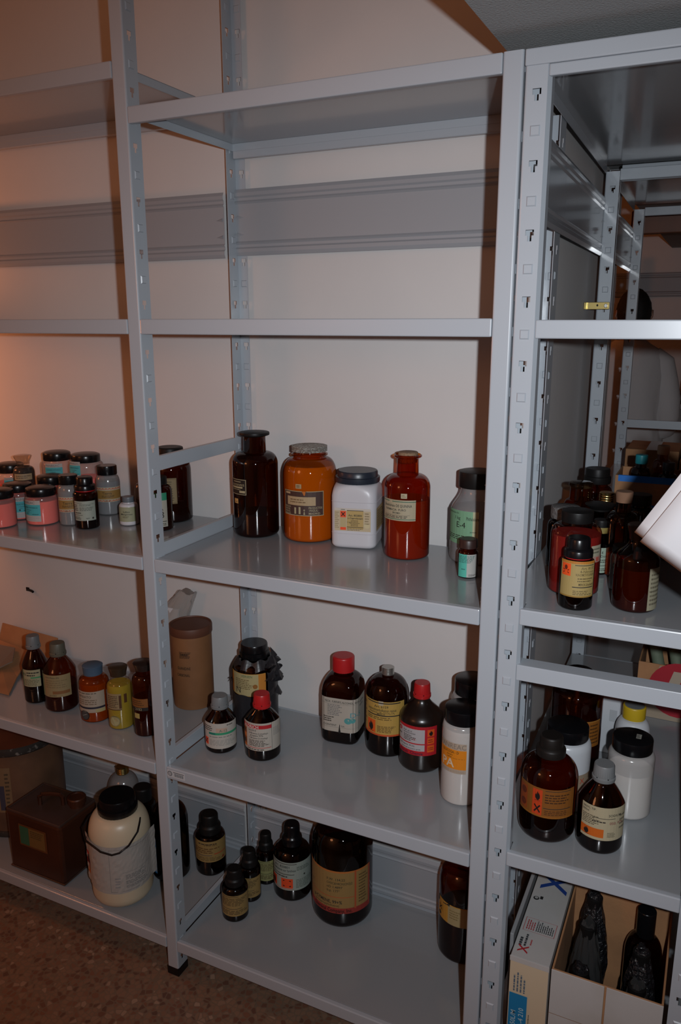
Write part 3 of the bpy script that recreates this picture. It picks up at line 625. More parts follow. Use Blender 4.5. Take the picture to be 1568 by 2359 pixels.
bottle('reagent_bottle', 'stout orange-filled jar with blue stopper cover and white label, between brown and yellow bottles', 'bottle', -.327, .121, Z4, .0396, .1520, .66, .80, .84, .60, ('flare', mat('blue_stopper_cover', (.055, .10, .16), .6), .68), AMBERL, (.70, 'red'), [(-128, -8, .030, .090, '9c9080', [('g', .08, .95, .92, .88, 1, K), ('t', .08, .70, .11, 'NITRATO', '5a4a3a'), ('g', .08, .64, .9, .36, 3, '6a5a48'), ('r', 0, .18, 1, .27, '1c1c2c'), ('r', .68, 0, 1, .16, 'a09468')]), (-110, -72, .008, .036, None, [('o', .5, .5, .5, '141414'), ('o', .5, .5, .43, '3a3c3c', 3), ('p', [(.22, .45), (.25, .4), (.8, .62), (.78, .66)], '8a8a88', 4)], 'round_seal')], lip=.0, namecap='stopper', e=.12)
bottle('reagent_bottle', 'yellow-filled bottle with dark stained glass stopper, right of the blue-stoppered jar', 'bottle', -.236, .117, Z4, .0330, .1665, .64, .78, .86, .60, ('flare', mat('stained_stopper', (.035, .022, .012), .35), .76), YELG, (.72, 'yellow'), [(-116, -42, .056, .102, '8a7654', [('r', 0, 0, 1, .05, '4a3020'), ('g', .1, .9, .9, .12, 7, '4a3a28'), ('r', .85, .1, 1, .9, '4a2c14')]), (-30, -16, .075, .1, '4a2c10', [], 'brown_stain'), (-96, -60, .010, .040, None, [('o', .5, .5, .5, '7c7450'), ('o', .5, .5, .42, '9a9268', 3)], 'round_seal')], namecap='stopper', e=.12, lip=0)
bottle('reagent_bottle', 'dark red-brown bottle with glass stopper, partly hidden by the tall post on the fourth shelf', 'bottle', -.150, .116, Z4, .0331, .1960, .66, .84, .90, .60, ('flare', mat('dark_stopper', (.02, .012, .01), .3), .8), AMBER, (.5, 'brown'), [(-125, -40, .074, .107, '7a4c20', [('r', 0, .0, 1, .28, '1c1a18'), ('t', .3, .04, .2, '2152', CREAM), ('g', .1, .9, .8, .4, 3, '4a3018')]), (-108, -80, .052, .066, '9c8c50', [], 'paper_tag')], namecap='stopper')
# ---- middle bay, fourth shelf
bottle('reagent_bottle', 'small brown bottle with grey cap and green-striped white label, front left', 'bottle', .069, .133, Z4, .0390, .1416, .56, .76, .79, .46, ('tamper', GREYP, .56), AMBERD, (.4, 'black'), [(-128, 18, .016, .084, 'a9a39a', [('r', .18, .55, 1, .64, '2f8a64'), ('r2', .18, .56, .36, .63, '1c6a5c'), ('r', .38, .64, .66, .82, 'ae9484'), ('t', .46, .67, .10, 'A-12', '4a6a5a'), ('x', -.02 + .03, .12, .15, .40, OR), ('g', .02, .9, .3, .68, 3, K), ('g', .2, .5, .95, .44, 1, '6a6a66'), ('g', .2, .36, .95, .12, 5, '8a8a86'), ('g', .65, .95, .9, .88, 1, K)])], sh='cone', e=.22)
bottle('reagent_bottle', 'brown bottle with red cap and red-titled white label, beside the small grey-capped one', 'bottle', .180, .151, Z4, .0436, .1625, .58, .78, .80, .40, ('tamper', REDP, .50), AMBERD, (.45, 'black'), [(-136, 18, .031, .104, 'a8a298', [('r', 0, .80, .70, .93, 'a81c24'), ('t', .06, .815, .105, '*ALDRICH', 'c8c0b8', 'l', .36), ('r', .0, .08, .12, .78, 'b8641c'), ('x', .0, .56, .12, .76, 'b8641c'), ('f', .0, .18, .12, .42, 'b8641c'), ('t', .18, .71, .06, '18,539-0', K), ('t', .2, .61, .06, '2-Bromo-2-methyl-', K, 'l', .45), ('t', .23, .53, .06, 'propane 97%', K), ('t', .2, .44, .06, '1-Bromo-2-methyl', K, 'l', .45), ('g', .2, .4, .66, .16, 5, K), ('r', .13, .1, .68, .125, 'a85a54'), ('g', .14, .08, .7, .02, 1, K), ('r', .695, 0, .702, 1, '5a5a58'), ('g', .73, .8, .97, .5, 6, '8a8884')])], sh='cone', e=.22)
v3 = bottle('reagent_jar', 'large jar wrapped in torn black plastic, with orange-edged label marked N, beside the cardboard tube', 'jar', .070, .298, Z4, .0585, .2186, .66, .80, .84, .58, ('wide', BLACKP, .66), AMBERD, (.5, 'black'), [(-138, -30, .091, .154, 'b8863a', [('r', .12, .02, .82, .98, 'a89c70'), ('t', .40, .84, .10, 'VERSEN', '4a6a4a'), ('r', .0, .05, .10, .8, 'b86a14'), ('x', .01, .3, .09, .62, 'b86a14'), ('t', .22, .12, .26, 'N', K), ('g', .22, .76, .7, .3, 6, '6a5a3a'), ('o', .74, .45, .10, '8a5a24'), ('o', .76, .12, .08, '6a3a14'), ('r', .82, .02, 1, .98, 'b8782c')])], namecap='lid')
bottle('reagent_bottle', 'square-bodied brown bottle with big red cap and torn white label marked D-5', 'bottle', .324, .312, Z4, .0490, .2245, .62, .80, .835, .44, ('screw', REDP, .575), AMBERD, (.3, 'black'), [(-160, 30, .038, .129, 'a59f94', [('r', .09, .0, .14, 1, 'b05a38'), ('t', .22, .87, .06, 'TECH.  FURFURYL ALCOHOL, 98.0%', K, 'l', .5), ('g', .26, .82, .52, .48, 7, '6a6a6a'), ('t', .58, .46, .15, 'D-5', '4a8a94'), ('o', .56, .36, .09, '4a8c8c'), ('o', .62, .37, .07, '4a8c8c'), ('g', .2, .46, .36, .28, 3, K), ('t', .2, .17, .05, 'CONTENT    1 Lit.', K), ('r', .14, .83, .72, .835, '5a5a58'), ('r', .14, .13, .72, .135, '5a5a58'), ('r', .72, 0, .725, 1, '5a5a58'), ('p', [(.42, -.03), (.46, -.03), (.448, .1), (.44, .26)], '0a0806', 3), ('g', .75, .9, .95, .7, 2, '6a6a6a')])], sq=.38, rot=8, e=.3)
bottle('reagent_bottle', 'brown bottle with small silver cap and yellow flammable label', 'bottle', .446, .309, Z4, .0533, .2187, .66, .90, .915, .27, ('rings', SILVER, .29), AMBERD, (.3, 'black'), [(-150, -20, .059, .150, 'ad8c44', [('r', .16, .94, .9, .97, K), ('r', .16, .58, .9, .61, K), ('t', .5, .82, .07, 'Art. 6159', K, 'c'), ('t', .5, .72, .075, 'Isobutylmethylketon reinst', K, 'c', .62), ('t', .5, .655, .05, 'Hexanon(2)  CH₃.CO.CH₂.CH₂', K, 'c', .55), ('t', .5, .615, .05, 'MERCK', K, 'c'), ('g', .17, .56, .9, .46, 2, '5a4418'), ('f', .16, .07, .38, .43, 'cc5414'), ('g', .42, .3, .85, .1, 5, '4a3818'), ('r', 0, .0, 1, .05, 'b8481c'), ('g', .0, .9, .1, .2, 6, '6a5424')]), (-92, -79, .140, .151, 'a89c84', [], 'paper_tag')], e=.2)
bottle('reagent_bottle', 'dark brown plastic bottle with red cap and red-framed white label with orange squares', 'bottle', .547, .275, Z4, .0520, .2128, .60, .83, .84, .34, ('tamper', REDP, .40), mat('dark_brown_plastic', (.010, .0055, .004), .28, coat=.1), None, [(-141, -27, .050, .124, 'a8121e', [('r', .0, .42, .70, .90, 'a5a2a4'), ('r', .0, .16, .70, .38, 'a5a2a4'), ('o', .06, .8, .075, 'a8121e'), ('t', .03, .76, .09, 'A', 'a5a2a4'), ('f', .76, .66, .93, .90, 'cc5014'), ('r', .76, .40, .93, .62, 'cc5014'), ('r', .76, .12, .93, .36, 'cc5014'), ('g', .78, .58, .91, .44, 2, '6a1c08'), ('g', .78, .3, .91, .18, 2, '6a1c08'), ('t', .18, .78, .05, 'F.W. 60.10', K), ('t', .18, .71, .05, '(CH3)2CHOH', K), ('g', .18, .68, .5, .46, 4, K), ('g', .0, .66, .12, .58, 1, K), ('t', .42, .52, .07, '13-', 'a82c34'), ('t', .06, .29, .055, '2-Propanol, 99.5%', K, 'l', .5), ('t', .12, .20, .045, 'spectrophotometric grade', K, 'l', .5), ('t', .04, .03, .10, '*Aldrich  Chemie', '3a1030', 'l', .62)])], sh='slope', e=.28)
pa = bottle('powder_tub', 'tall white tub with black lid and orange label reading PA, nearest the double post', 'jar', .674, .188, Z4, .0449, .2208, .76, .845, .86, .86, ('plain', BLACKP, .90), MILK, (.80, 'white'), [(-150, -61, .080, .152, 'a89684', [('r', 0, .14, 1, .78, 'd07c0c'), ('t', .03, .82, .16, 'PANREAC', '807468', 'l', .95), ('t', .16, .66, .085, 'GLUCOSA - D', '3a2810', 'l', .6), ('t', .35, .58, .05, 'anhidra', '3a2810'), ('t', .37, .51, .05, 'polvo', '3a2810'), ('t', .15, .20, .27, '*PA', 'c8b8a0', 'l', .5), ('r', .4, .49, .95, .5, '5a3810'), ('t', .03, .03, .07, 'MONTPLET & ESTEBAN', '9a8a7a', 'l', .9)])], namecap='lid', e=.14)
bottle('powder_tub', 'white tub with black lid directly behind the PA tub', 'jar', .665, .292, Z4, .0480, .2400, .76, .845, .86, .84, ('plain', BLACKP, .88), MILK, (.7, 'white'), [], namecap='lid', e=.14)
# ---- bottom shelf, left bay
bottle('gold_capped_bottle', 'grey translucent bottle with ridged gold cap, behind the cream jug', 'bottle', -.425, .312, Z5, .0473, .2184, .62, .88, .89, .32, ('rings', GOLD, .40), GREYG, (.5, 'grey'), [])
bottle('reagent_bottle', 'dark bottle with large black screw cap, tucked behind the cream jug', 'bottle', -.315, .270, Z5, .0361, .2014, .66, .79, .81, .66, ('screw', BLACKM, .72), AMBERD, (.6, 'black'), [])
bottle('reagent_bottle', 'tall near-black bottle with blue and white label, seen on both sides of the tall post', 'bottle', -.177, .214, Z5, .0526, .2746, .62, .80, .84, .34, ('screw', BLACKP, .42), AMBERD, (.6, 'black'), [(-142, -100, .023, .134, '9098a4', [('r', 0, .86, 1, 1, '1c6ca4'), ('r', 0, .78, 1, .84, '1c6ca4'), ('g', .1, .7, .9, .1, 9, '2c3c5c'), ('r', 0, 0, 1, .04, '1c6ca4')]), (-38, -20, .05, .09, '1c7a8c', [('r', .2, .1, .8, .9, '14404c')])])
# ---- bottom shelf, middle bay (and the end of the left bay)
def smallbot(lab, x, y, r, H, a0, a1, z0, z1, els=None, hn=.70, base=TAN):
    bottle('reagent_bottle', lab, 'bottle', x, y, Z5, r, H, hn - .12, hn - .01, hn, .66, ('step', BLACKM, .72), AMBERD, (.5, 'black'), [(a0, a1, z0, z1, base, els or [('r', .04, .93, .6, .95, K), ('g', .05, .88, .9, .5, 6, '4a3a24'), ('r', .05, .35, .7, .37, K), ('g', .05, .3, .95, .08, 3, '4a3a24')])], group='small black-capped brown bottles on the bottom shelf', e=.22)
smallbot('black-capped brown bottle with red line on tan label, alone left of the little cluster', -.081, .274, .0430, .1790, -135, 19, .049, .115, [('t', .35, .78, .10, 'VWR Art.', '5a3a1c'), ('g', .2, .92, .8, .82, 1, K), ('r', .05, .32, .55, .34, '1c2c4c'), ('r', .6, .36, .95, .40, 'a83c24'), ('g', .05, .7, .8, .42, 3, '5a3a1c'), ('o', .85, .12, .06, '7c2c14'), ('g', .1, .26, .9, .06, 3, '5a4a2c')])
smallbot('smallest black-capped brown bottle with tan label, frontmost on the bottom shelf', .083, .147, .0350, .1426, -128, 17, .021, .083)
smallbot('small black-capped brown bottle just behind the frontmost one', .082, .223, .0300, .1468, -140, 8, .017, .078)
smallbot('small black-capped brown bottle with pale label, rearmost of the little cluster', .088, .300, .0279, .1510, -110, 9, .015, .0775, None, .70, '8a8858')
bottle('reagent_bottle', 'medium dark bottle with pale label and orange hazard squares, left of the very large one', 'bottle', .177, .292, Z5, .0515, .2120, .56, .72, .735, .44, ('step', BLACKP, .54), AMBERD, (.5, 'black'), [(-140, 14, .040, .126, '8a948c', [('r', .05, .93, .6, .95, K), ('t', .12, .80, .08, 'Art. 820801', K), ('t', .08, .68, .08, 'Diethylamin zur Synthese', K, 'l', .5), ('r', .02, .56, .55, .58, K), ('x', .28, .08, .52, .42, 'cc4418'), ('f', .0, .08, .16, .42, 'b83c18'), ('r', 0, .04, .52, .055, 'b83c18'), ('g', .6, .85, .95, .7, 3, '4a544c'), ('o', .76, .52, .03, K), ('g', .58, .4, .98, .08, 6, '5a645c'), ('g', .05, .53, .45, .45, 1, K)])], e=.26)
bottle('reagent_bottle', 'very large round dark bottle with tan label in red frame reading CYMENE', 'bottle', .334, .283, Z5, .0800, .3085, .70, .91, .93, .28, ('plain', BLACKP, .32), AMBERD, (.6, 'black'), [(-150, -4, .055, .180, '8c7040', [('r', 0, 0, 1, .13, '8a2c24'), ('r', .74, .1, .765, 1, 'a04c28'), ('r', 0, .96, 1, 1, 'a8642c'), ('r', .965, .05, 1, 1, '9c3c28'), ('r', .05, .38, .75, .395, 'a8502c'), ('t', .38, .78, .055, 'F.W. 134.22', '3a3424'), ('t', .38, .69, .055, 'CH3C6H4CH(CH3)2', '3a3424', 'l', .33), ('t', .38, .60, .055, 'nD 1.4897', '3a3424'), ('t', .38, .51, .055, 'b.p. 177°', '3a3424'), ('t', .16, .235, .075, '*p-CYMENE, 99+%', K, 'l', .42), ('t', .18, .165, .05, '(p-Isopropyltoluene)', '4a3c24', 'l', .4), ('t', .16, .03, .085, '*Chemical Company, Inc.', '1c0c08', 'l', .55), ('t', .1, .55, .05, '5 l', K), ('g', .8, .9, .95, .2, 10, '5a4424')])], e=.34)
bottle('reagent_bottle', 'large brown bottle with torn yellow label, cut off by the double post, bottom shelf', 'bottle', .665, .293, Z5, .0632, .2872, .70, .88, .90, .36, ('plain', BLACKP, .42), AMBER, (.42, 'black'), [(-150, -66, .112, .166, 'b0802c', [('r', .45, 0, 1, .96, '9c8c64'), ('p', [(0, .7), (.3, .86), (.5, .9), (.5, 1.02), (0, 1.02)], '1c1c1c', 3), ('x', .05, .35, .25, .7, 'a8781c'), ('o', .12, .2, .1, '2c2c24'), ('g', .5, .8, .85, .3, 4, '7c6c44')])], sh='round', e=.25)
# ---- short rack, third shelf
bottle('powder_jar', 'large jar of dark red powder with flat black lid, nearest the end post', 'jar', .892, .153, Q3, .0474, .1579, .70, .84, .87, .60, ('plain', BLACKM, .62), glass('dark_red_glass', (.82, .45, .40)), (.72, 'crimson'), [(-44, -11, .066, .099, '96907c', [('r', 0, 0, 1, .36, '9c7c70'), ('r', .5, .05, .8, .3, 'a8382c'), ('g', .1, .9, .9, .5, 2, '5a5a4a')])], namecap='lid', e=.1)
bottle('reagent_bottle', 'black-capped bottle with red ring and skull hazard label, in front of the dark red jar', 'bottle', .912, .059, Q3, .0300, .1312, .64, .71, .74, .74, ('step', BLACKP, .86), AMBERD, (.6, 'black'), [(-145, -12, .0265, .0935, '9c8854', [('r', .0, .93, 1, 1, 'a86c24'), ('r', .42, .88, .95, .90, K), ('k', .06, .58, .32, .92, 'd84c14'), ('t', .95, .78, .07, 'Art. 8137', '5a4c2c', 'r', .4), ('t', .95, .69, .07, '4-Nitroso-', '5a4c2c', 'r', .4), ('t', .95, .60, .07, 'N,N-DIMETHYLANILIN', '5a4c2c', 'r', .5), ('g', .5, .56, .95, .42, 2, '5a4c2c'), ('t', .95, .33, .07, 'MERCK-Schuchardt', '3a2c14', 'r', .42), ('r', .38, .27, .95, .295, K), ('g', .4, .2, .95, .06, 3, '5a4c2c'), ('r', 0, 0, 1, .04, '8a6a2c')])], ring=(.735, REDP), e=.2)
bottle('reagent_bottle', 'brown bottle with its label turned to the right, frontmost beside the white paper', 'bottle', 1.009, .099, Q3, .0385, .1560, .60, .80, .83, .42, ('flare', mat('dark_stopper', (.02, .012, .01), .3), .55), AMBER, (.5, 'brown'), [(-50, 10, .006, .084, '86816c', [('r', .05, .45, .95, .46, K), ('g', .1, .9, .9, .1, 8, '5a5444')])], sh='slope', e=.2)
bottle('reagent_bottle', 'brown bottle closed with a broad tan cork disc, behind the front brown bottle', 'bottle', .960, .290, Q3, .0325, .1742, .62, .76, .93, .46, ('cork', mat('tan_cork', (.20, .105, .06), .9), .52), AMBER, (.28, 'orange'), [(-60, -28, .045, .075, '9a7c5c', [])], namecap='cork_stopper')
bottle('reagent_bottle', 'small dark bottle with gold neck band and white label, between red jar and corked bottle', 'bottle', .921, .282, Q3, .0190, .1134, .62, .74, .83, .7, ('plain', BLACKM, .8), AMBERD, (.5, 'black'), [(-110, 6, .005, .058, '8c9c8c', [('t', .1, .8, .1, '50 g', K), ('t', .3, .62, .1, 'Dowex', K), ('g', .3, .55, .9, .4, 2, K), ('r', .1, .28, .9, .3, K), ('g', .1, .2, .9, .06, 2, K)]), (-150, 30, .088, .100, '7c6c34', [], 'neck_band')])
bottle('reagent_jar', 'brown jar with dark wide-flanged stopper, third row of the short rack shelf', 'jar', .905, .375, Q3, .0340, .125, .60, .76, .9, .6, ('flare', BLACKM, .95), AMBERD, (.5, 'dark'), [], namecap='stopper')
bottle('reagent_jar', 'jar with plastic-covered grey lid behind the dark red jar', 'jar', .845, .300, Q3, .0350, .130, .66, .78, .82, .7, ('plain', mat('plastic_wrap_grey', (.12, .12, .12), .5, bump=(120, .6)), .85), AMBERD, (.5, 'dark'), [], namecap='lid')
bottle('reagent_bottle', 'golden amber bottle with clear flat stopper, against the side wall', 'bottle', .848, .470, Q3, .0360, .150, .62, .74, .92, .66, ('disc', glass('stopper_glass2', (.6, .45, .3), edge=.5), .74), AMBERL, (.5, 'brown'), [], namecap='stopper')
bottle('reagent_bottle', 'slim bottle with ridged gold cap behind the dark-flanged stopper jar', 'bottle', .905, .470, Q3, .0200, .132, .6, .76, .80, .66, ('rings', GOLD, .80), AMBERD, (.5, 'brown'), [])
bottle('reagent_bottle', 'amber jar with domed black lid, farthest one standing against the side wall', 'bottle', .854, .690, Q3, .0370, .146, .58, .70, .76, .70, ('wide', BLACKM, .86), AMBER, (.3, 'brown'), [(-75, -30, .030, .060, '8a8474', [('g', .1, .9, .9, .1, 4, '5a5444')])])
for (lb, x, y, r, H) in (('black-lidded bottle in the dark middle of the short rack shelf, left one', .975, .50, .031, .128), ('black-lidded bottle in the dark middle of the short rack shelf, right one', 1.045, .46, .033, .137)):
    bottle('reagent_bottle', lb, 'bottle', x, y, Q3, r, H, .66, .78, .82, .66, ('plain', BLACKM, .76), AMBERD, (.5, 'dark'), [])
bottle('powder_jar', 'small grey jar with dark lid right behind the front brown bottle', 'jar', .975, .195, Q3, .0215, .088, .72, .80, .84, .86, ('plain', BLACKM, .92), GREYG, (.6, 'grey'), [(-140, -30, .04, .06, '6a6458', [('g', .1, .9, .9, .1, 2, K)])])
bottle('reagent_bottle', 'dark bottle at the right photo edge below the white paper', 'bottle', 1.132, .165, Q3, .0400, .150, .6, .78, .82, .42, ('screw', BLACKP, .5), AMBERD, (.6, 'black'), [])
# ---- short rack, fourth shelf
bottle('reagent_bottle', 'large brown bottle with black cap and broad orange flame label, in the short rack', 'bottle', .880, .104, Q5, .0560, .2143, .60, .78, .815, .42, ('step', mat('dusty_black_cap', (.010, .008, .007), .45, 0, .25), .52), AMBER, (.16, 'black'), [(-150, -22, .063, .126, '7c4a14', [('r', .0, .0, 1, .06, '8a5414'), ('r', .30, .06, .46, .94, 'b03810'), ('f', .31, .52, .46, .92, 'b83c10'), ('x', .31, .08, .46, .48, 'b83c10'), ('r', .5, .93, .92, .95, K), ('r', .48, .32, .93, .345, K), ('g', .5, .85, .9, .5, 4, '3a200c'), ('g', .5, .28, .9, .1, 3, '4a280c'), ('r', 0, .1, .2, .9, '8a3c10'), ('o', .12, .7, .12, '5a2008'), ('o', .12, .3, .12, '5a2008')])], e=.36)
bottle('reagent_bottle', 'brown bottle with grey ribbed cap and orange block on cream label, in the short rack', 'bottle', .983, .106, Q5, .0440, .1767, .56, .80, .82, .42, ('tamper', GREYP, .49), AMBERD, (.4, 'black'), [(-135, -8, .036, .107, 'a69c80', [('r', .0, .08, .48, .34, 'b8580c'), ('f', .04, .08, .24, .34, 'b04a0c'), ('t', .03, .88, .06, 'VINYL TIP.', K), ('t', .02, .79, .06, '500ml', K), ('g', .03, .72, .4, .42, 6, '4a4434'), ('t', .55, .74, .07, 'SODIUM', K), ('r', .25, .66, .7, .675, K), ('t', .58, .50, .08, '050, 97%', '7c3c3c'), ('g', .25, .6, .6, .52, 1, K), ('g', .55, .26, .75, .1, 4, '5a5444'), ('g', .8, .8, .98, .3, 4, '6a6454')])], sh='cone', e=.3)
bottle('powder_tub', 'white plastic tub with big black lid behind the orange-labelled bottle', 'jar', .893, .222, Q5, .0500, .1828, .74, .84, .855, .80, ('plain', BLACKP, .86), TUBP, None, [(-50, 0, .05, .09, '8c7c68', [('t', .1, .5, .3, 'X', 'a83c24')])], namecap='lid')
bottle('reagent_bottle', 'tall dark red bottle with two orange hazard squares, behind the black-lidded tub', 'bottle', .884, .400, Q5, .0572, .2300, .74, .86, .90, .4, ('plain', BLACKP, .55), AMBER, (.5, 'brown'), [(-108, -18, .063, .128, '8a5418', [('x', .30, .52, .62, .92, 'c84414'), ('x', .30, .06, .62, .46, 'c84414'), ('g', .66, .9, .97, .1, 6, '4a2c0c'), ('g', .02, .9, .26, .1, 6, '4a2c0c'), ('r', 0, .96, 1, 1, '9c6c2c')])])
yj = bottle('powder_tub', 'grey translucent jar with yellow rimmed lid, behind the white black-lidded jar', 'jar', 1.008, .415, Q5, .0381, .1618, .60, .80, .82, .56, ('plain', mat('yellow_plastic', (.50, .34, .015), .4), .66), TUBP, None, [(-80, 0, .05, .075, '9a9a98', [('g', .1, .9, .9, .1, 2, K)])], namecap='lid')
q = MB(); q.lathe([(.0215, .1618), (.0215, .1624)], GREYP, seg=36); q.build('lid_disc', yj)
jw = bottle('powder_tub', 'white translucent jar with wide flat black lid bearing a tiny white tag', 'jar', 1.021, .251, Q5, .0468, .1703, .74, .82, .84, .80, ('plain', BLACKP, .86), MILK, (.58, 'white'), [], namecap='lid')
flat_label(jw, (.006, -.008, .1704), (1, 0, 0), (0, 1, 0), .010, .020, '8c8c84', [('g', .1, .9, .9, .1, 3, K)], 'paper_tag')
cz = empty('plastic_canister', (.948, .492, Q5 + .0004), 'pale grey canister with small white tag, between tall dark red bottle and yellow lid', 'canister')
q = MB(); q.lathe([(.026, 0), (.0275, .003), (.0275, .148), (.024, .158), (.016, .162)], TUBP, seg=40, sq=.7); q.build('canister_body', cz)
q = MB(); q.lathe([(.014, .162), (.014, .170), (.013, .172)], WHITEP, seg=30); q.build('cap', cz)
flat_label(cz, (.003, -.0278, .085), (1, 0, 0), (0, 0, 1), .017, .03, 'a4a8ac', [], 'paper_tag')

# ================================================================ other containers
def carton(name, loc, sx, sy, h, m, label, cat='box', t=.004, rz=0, part='carton_wall', group=None):
    r = empty(name, loc, label, cat, group, rz); q = MB()
    q.box(0, sx, 0, t, 0, h, m); q.box(0, sx, sy - t, sy, 0, h, m); q.box(0, t, t, sy - t, 0, h, m); q.box(sx - t, sx, t, sy - t, 0, h, m); q.box(t, sx - t, t, sy - t, 0, t, m)
    q.build(part, r, bevel=.001); return r
def noise(a, b, c=0): return math.sin(a * 12.9 + c) * math.cos(b * 7.3 - c * 1.7) * .5 + math.sin(a * 31.1 + b * 23.7 + c * 2.1) * .3 + math.sin(b * 51 - a * 17 + c) * .2
# cardboard tube
tb = empty('cardboard_tube', (-.139, .308, Z4 + .0003), 'tall brown cardboard tube with brown lid and handwriting, behind the tall post', 'tube')
KR = mat('kraft_tube', (.225, .10, .04), .6, mottle=(14, (.185, .08, .03), .4, .7), bump=(60, .05))
q = MB(); q.lathe([(.0555, 0), (.0560, .002), (.0555, .215)], KR, seg=48); q.build('tube_body', tb)
q = MB(); q.lathe([(.0575, .210), (.0583, .212), (.0583, .230), (.0570, .234), (.054, .2345), (.053, .2315)], mat('brown_tube_lid', (.10, .035, .018), .55), seg=48); q.build('lid', tb)
wrap_label(tb, .0557, -118, -40, .085, .175, None, [('g', .35, .96, .78, .74, 6, '140a06'), ('g', .4, .9, .75, .78, 4, '140a06'), ('t', .25, .38, .09, 'GUANIDINE', '140a06', 'l', .5), ('t', .22, .16, .09, 'CARBONAL', '140a06', 'l', .5)], 'handwriting')
# plastic bag behind the tube
BAG = glass('crumpled_clear_film', (.80, .78, .74), milk=.30, rough=.2)
bg = empty('plastic_bag', (-.290, .358, Z4 + .0003), 'crumpled clear plastic bag of papers leaning behind the cardboard tube', 'bag')
def blob(mb, m, rx, ry, h, lean, seg=40, rows=22, amp=.16, c=0, top=.55, smooth=True):
    n0 = len(mb.v); k = mb.mi(m)
    for j in range(rows + 1):
        v = j / rows; s_ = (math.sin(math.pi * min(1, v * 1.6 + .18) / 2) if v < .6 else 1) * (1 if v < .5 else 1 - (1 - top) * ((v - .5) / .5) ** 1.5)
        for i in range(seg):
            a = 2 * math.pi * i / seg; d = 1 + amp * noise(a * .5, v * .7, c) * (.3 + v)
            mb.v.append((rx * s_ * d * math.cos(a) + lean[0] * v * v, ry * s_ * d * math.sin(a) + lean[1] * v * v, h * v + (amp * .12 * h * math.sin(a * 3 + c) * v * v)))
    for j in range(rows):
        for i in range(seg):
            a = n0 + j * seg + i; b = n0 + j * seg + (i + 1) % seg; mb.f.append((a, b, b + seg, a + seg)); mb.m.append(k); mb.sm.append(smooth)
    mb.f.append(tuple(n0 + i for i in range(seg - 1, -1, -1))); mb.m.append(k); mb.sm.append(False)
    t = n0 + rows * seg; mb.f.append(tuple(t + i for i in range(seg))); mb.m.append(k); mb.sm.append(False)
q = MB(); blob(q, BAG, .056, .022, .295, (.095, .018), c=2.1); q.build('film', bg)
q = MB(); q.box(-.03, .02, -.008, .006, .004, .20, mat('tan_paper', (.42, .25, .14), .8)); q.box(-.012, .038, -.004, .002, .03, .245, PAPER, fn=lambda x, y, z: (x + z * .15, y, z)); q.build('papers', bg)
# flattened cardboard
def board(name, pts, th, m, label, cat='cardboard'):
    P = [Vector(p) for p in pts]; n = (P[1] - P[0]).cross(P[2] - P[0]).normalized() * th; q = MB()
    for f in ([p + n for p in P], [p for p in P][::-1]): q.face(f, m)
    for i in range(len(P)): q.face([P[i], P[(i + 1) % len(P)], P[(i + 1) % len(P)] + n, P[i] + n], m)
    return tagit(q.build(name), label, cat)
CARD2 = mat('light_corrugated_card', (.22, .17, .13), .85, bump=(300, .1))
board('cardboard_sheet', [(-.94, .10, .609), (-.635, .105, .609), (-.70, .195, .612), (-.742, .30, .640), (-.94, .325, .645)], .004, CARD, 'flattened brown cardboard sheet lying at the left photo edge on the fourth shelf')
board('cardboard_sheet', [(-.94, .340, .6095), (-.69, .350, .6095), (-.705, .372, .672), (-.94, .370, .684)], .003, CARD, 'brown cardboard strip propped against the wall at the left of the fourth shelf')
board('cardboard_sheet', [(-.94, .15, .6345), (-.76, .175, .634), (-.735, .215, .648), (-.80, .285, .652), (-.94, .28, .652)], .004, CARD2, 'small greyish corrugated cardboard piece on top of the brown sheet', 'cardboard')
# small wall bracket at left edge
# fibre drum
dr = empty('fibre_drum', (-.783, .240, Z5 + .0003), 'large brown fibre drum with rusty lid, at the left photo edge', 'drum')
DRM = mat('fibre_drum_side', (.17, .085, .045), .6, mottle=(8, (.09, .045, .025), .35, .65)); DRL = mat('rusty_drum_lid', (.17, .045, .02), .5, mottle=(10, (.10, .03, .015), .4, .7))
RNG = mat('grimy_metal_ring', (.07, .065, .06), .45, .6, mottle=(60, (.35, .33, .30), .60, .68))
q = MB(); q.lathe([(.131, .012), (.132, .02), (.132, .285)], DRM, seg=64); q.build('drum_body', dr)
q = MB(); q.lathe([(.134, 0), (.1355, .002), (.1355, .018), (.132, .02)], RNG, seg=64); q.build('bottom_ring', dr)
q = MB(); q.lathe([(.132, .270), (.136, .274), (.137, .283), (.136, .292), (.131, .296), (.128, .294)], RNG, seg=64, cap_top=False, cap_bot=False); q.build('clamp_ring', dr)
q = MB(); q.lathe([(.128, .284), (.1285, .293), (.120, .294), (.116, .288), (.112, .2885)], DRL, seg=64); q.build('lid', dr)
wrap_label(dr, .132, -95, -53, .085, .235, '7c6448', [('r', .62, .05, .78, .6, '3c3c4c'), ('g', .1, .95, .55, .1, 10, '4a3c2c'), ('g', .82, .9, .97, .1, 9, '4a3c2c')], 'label')
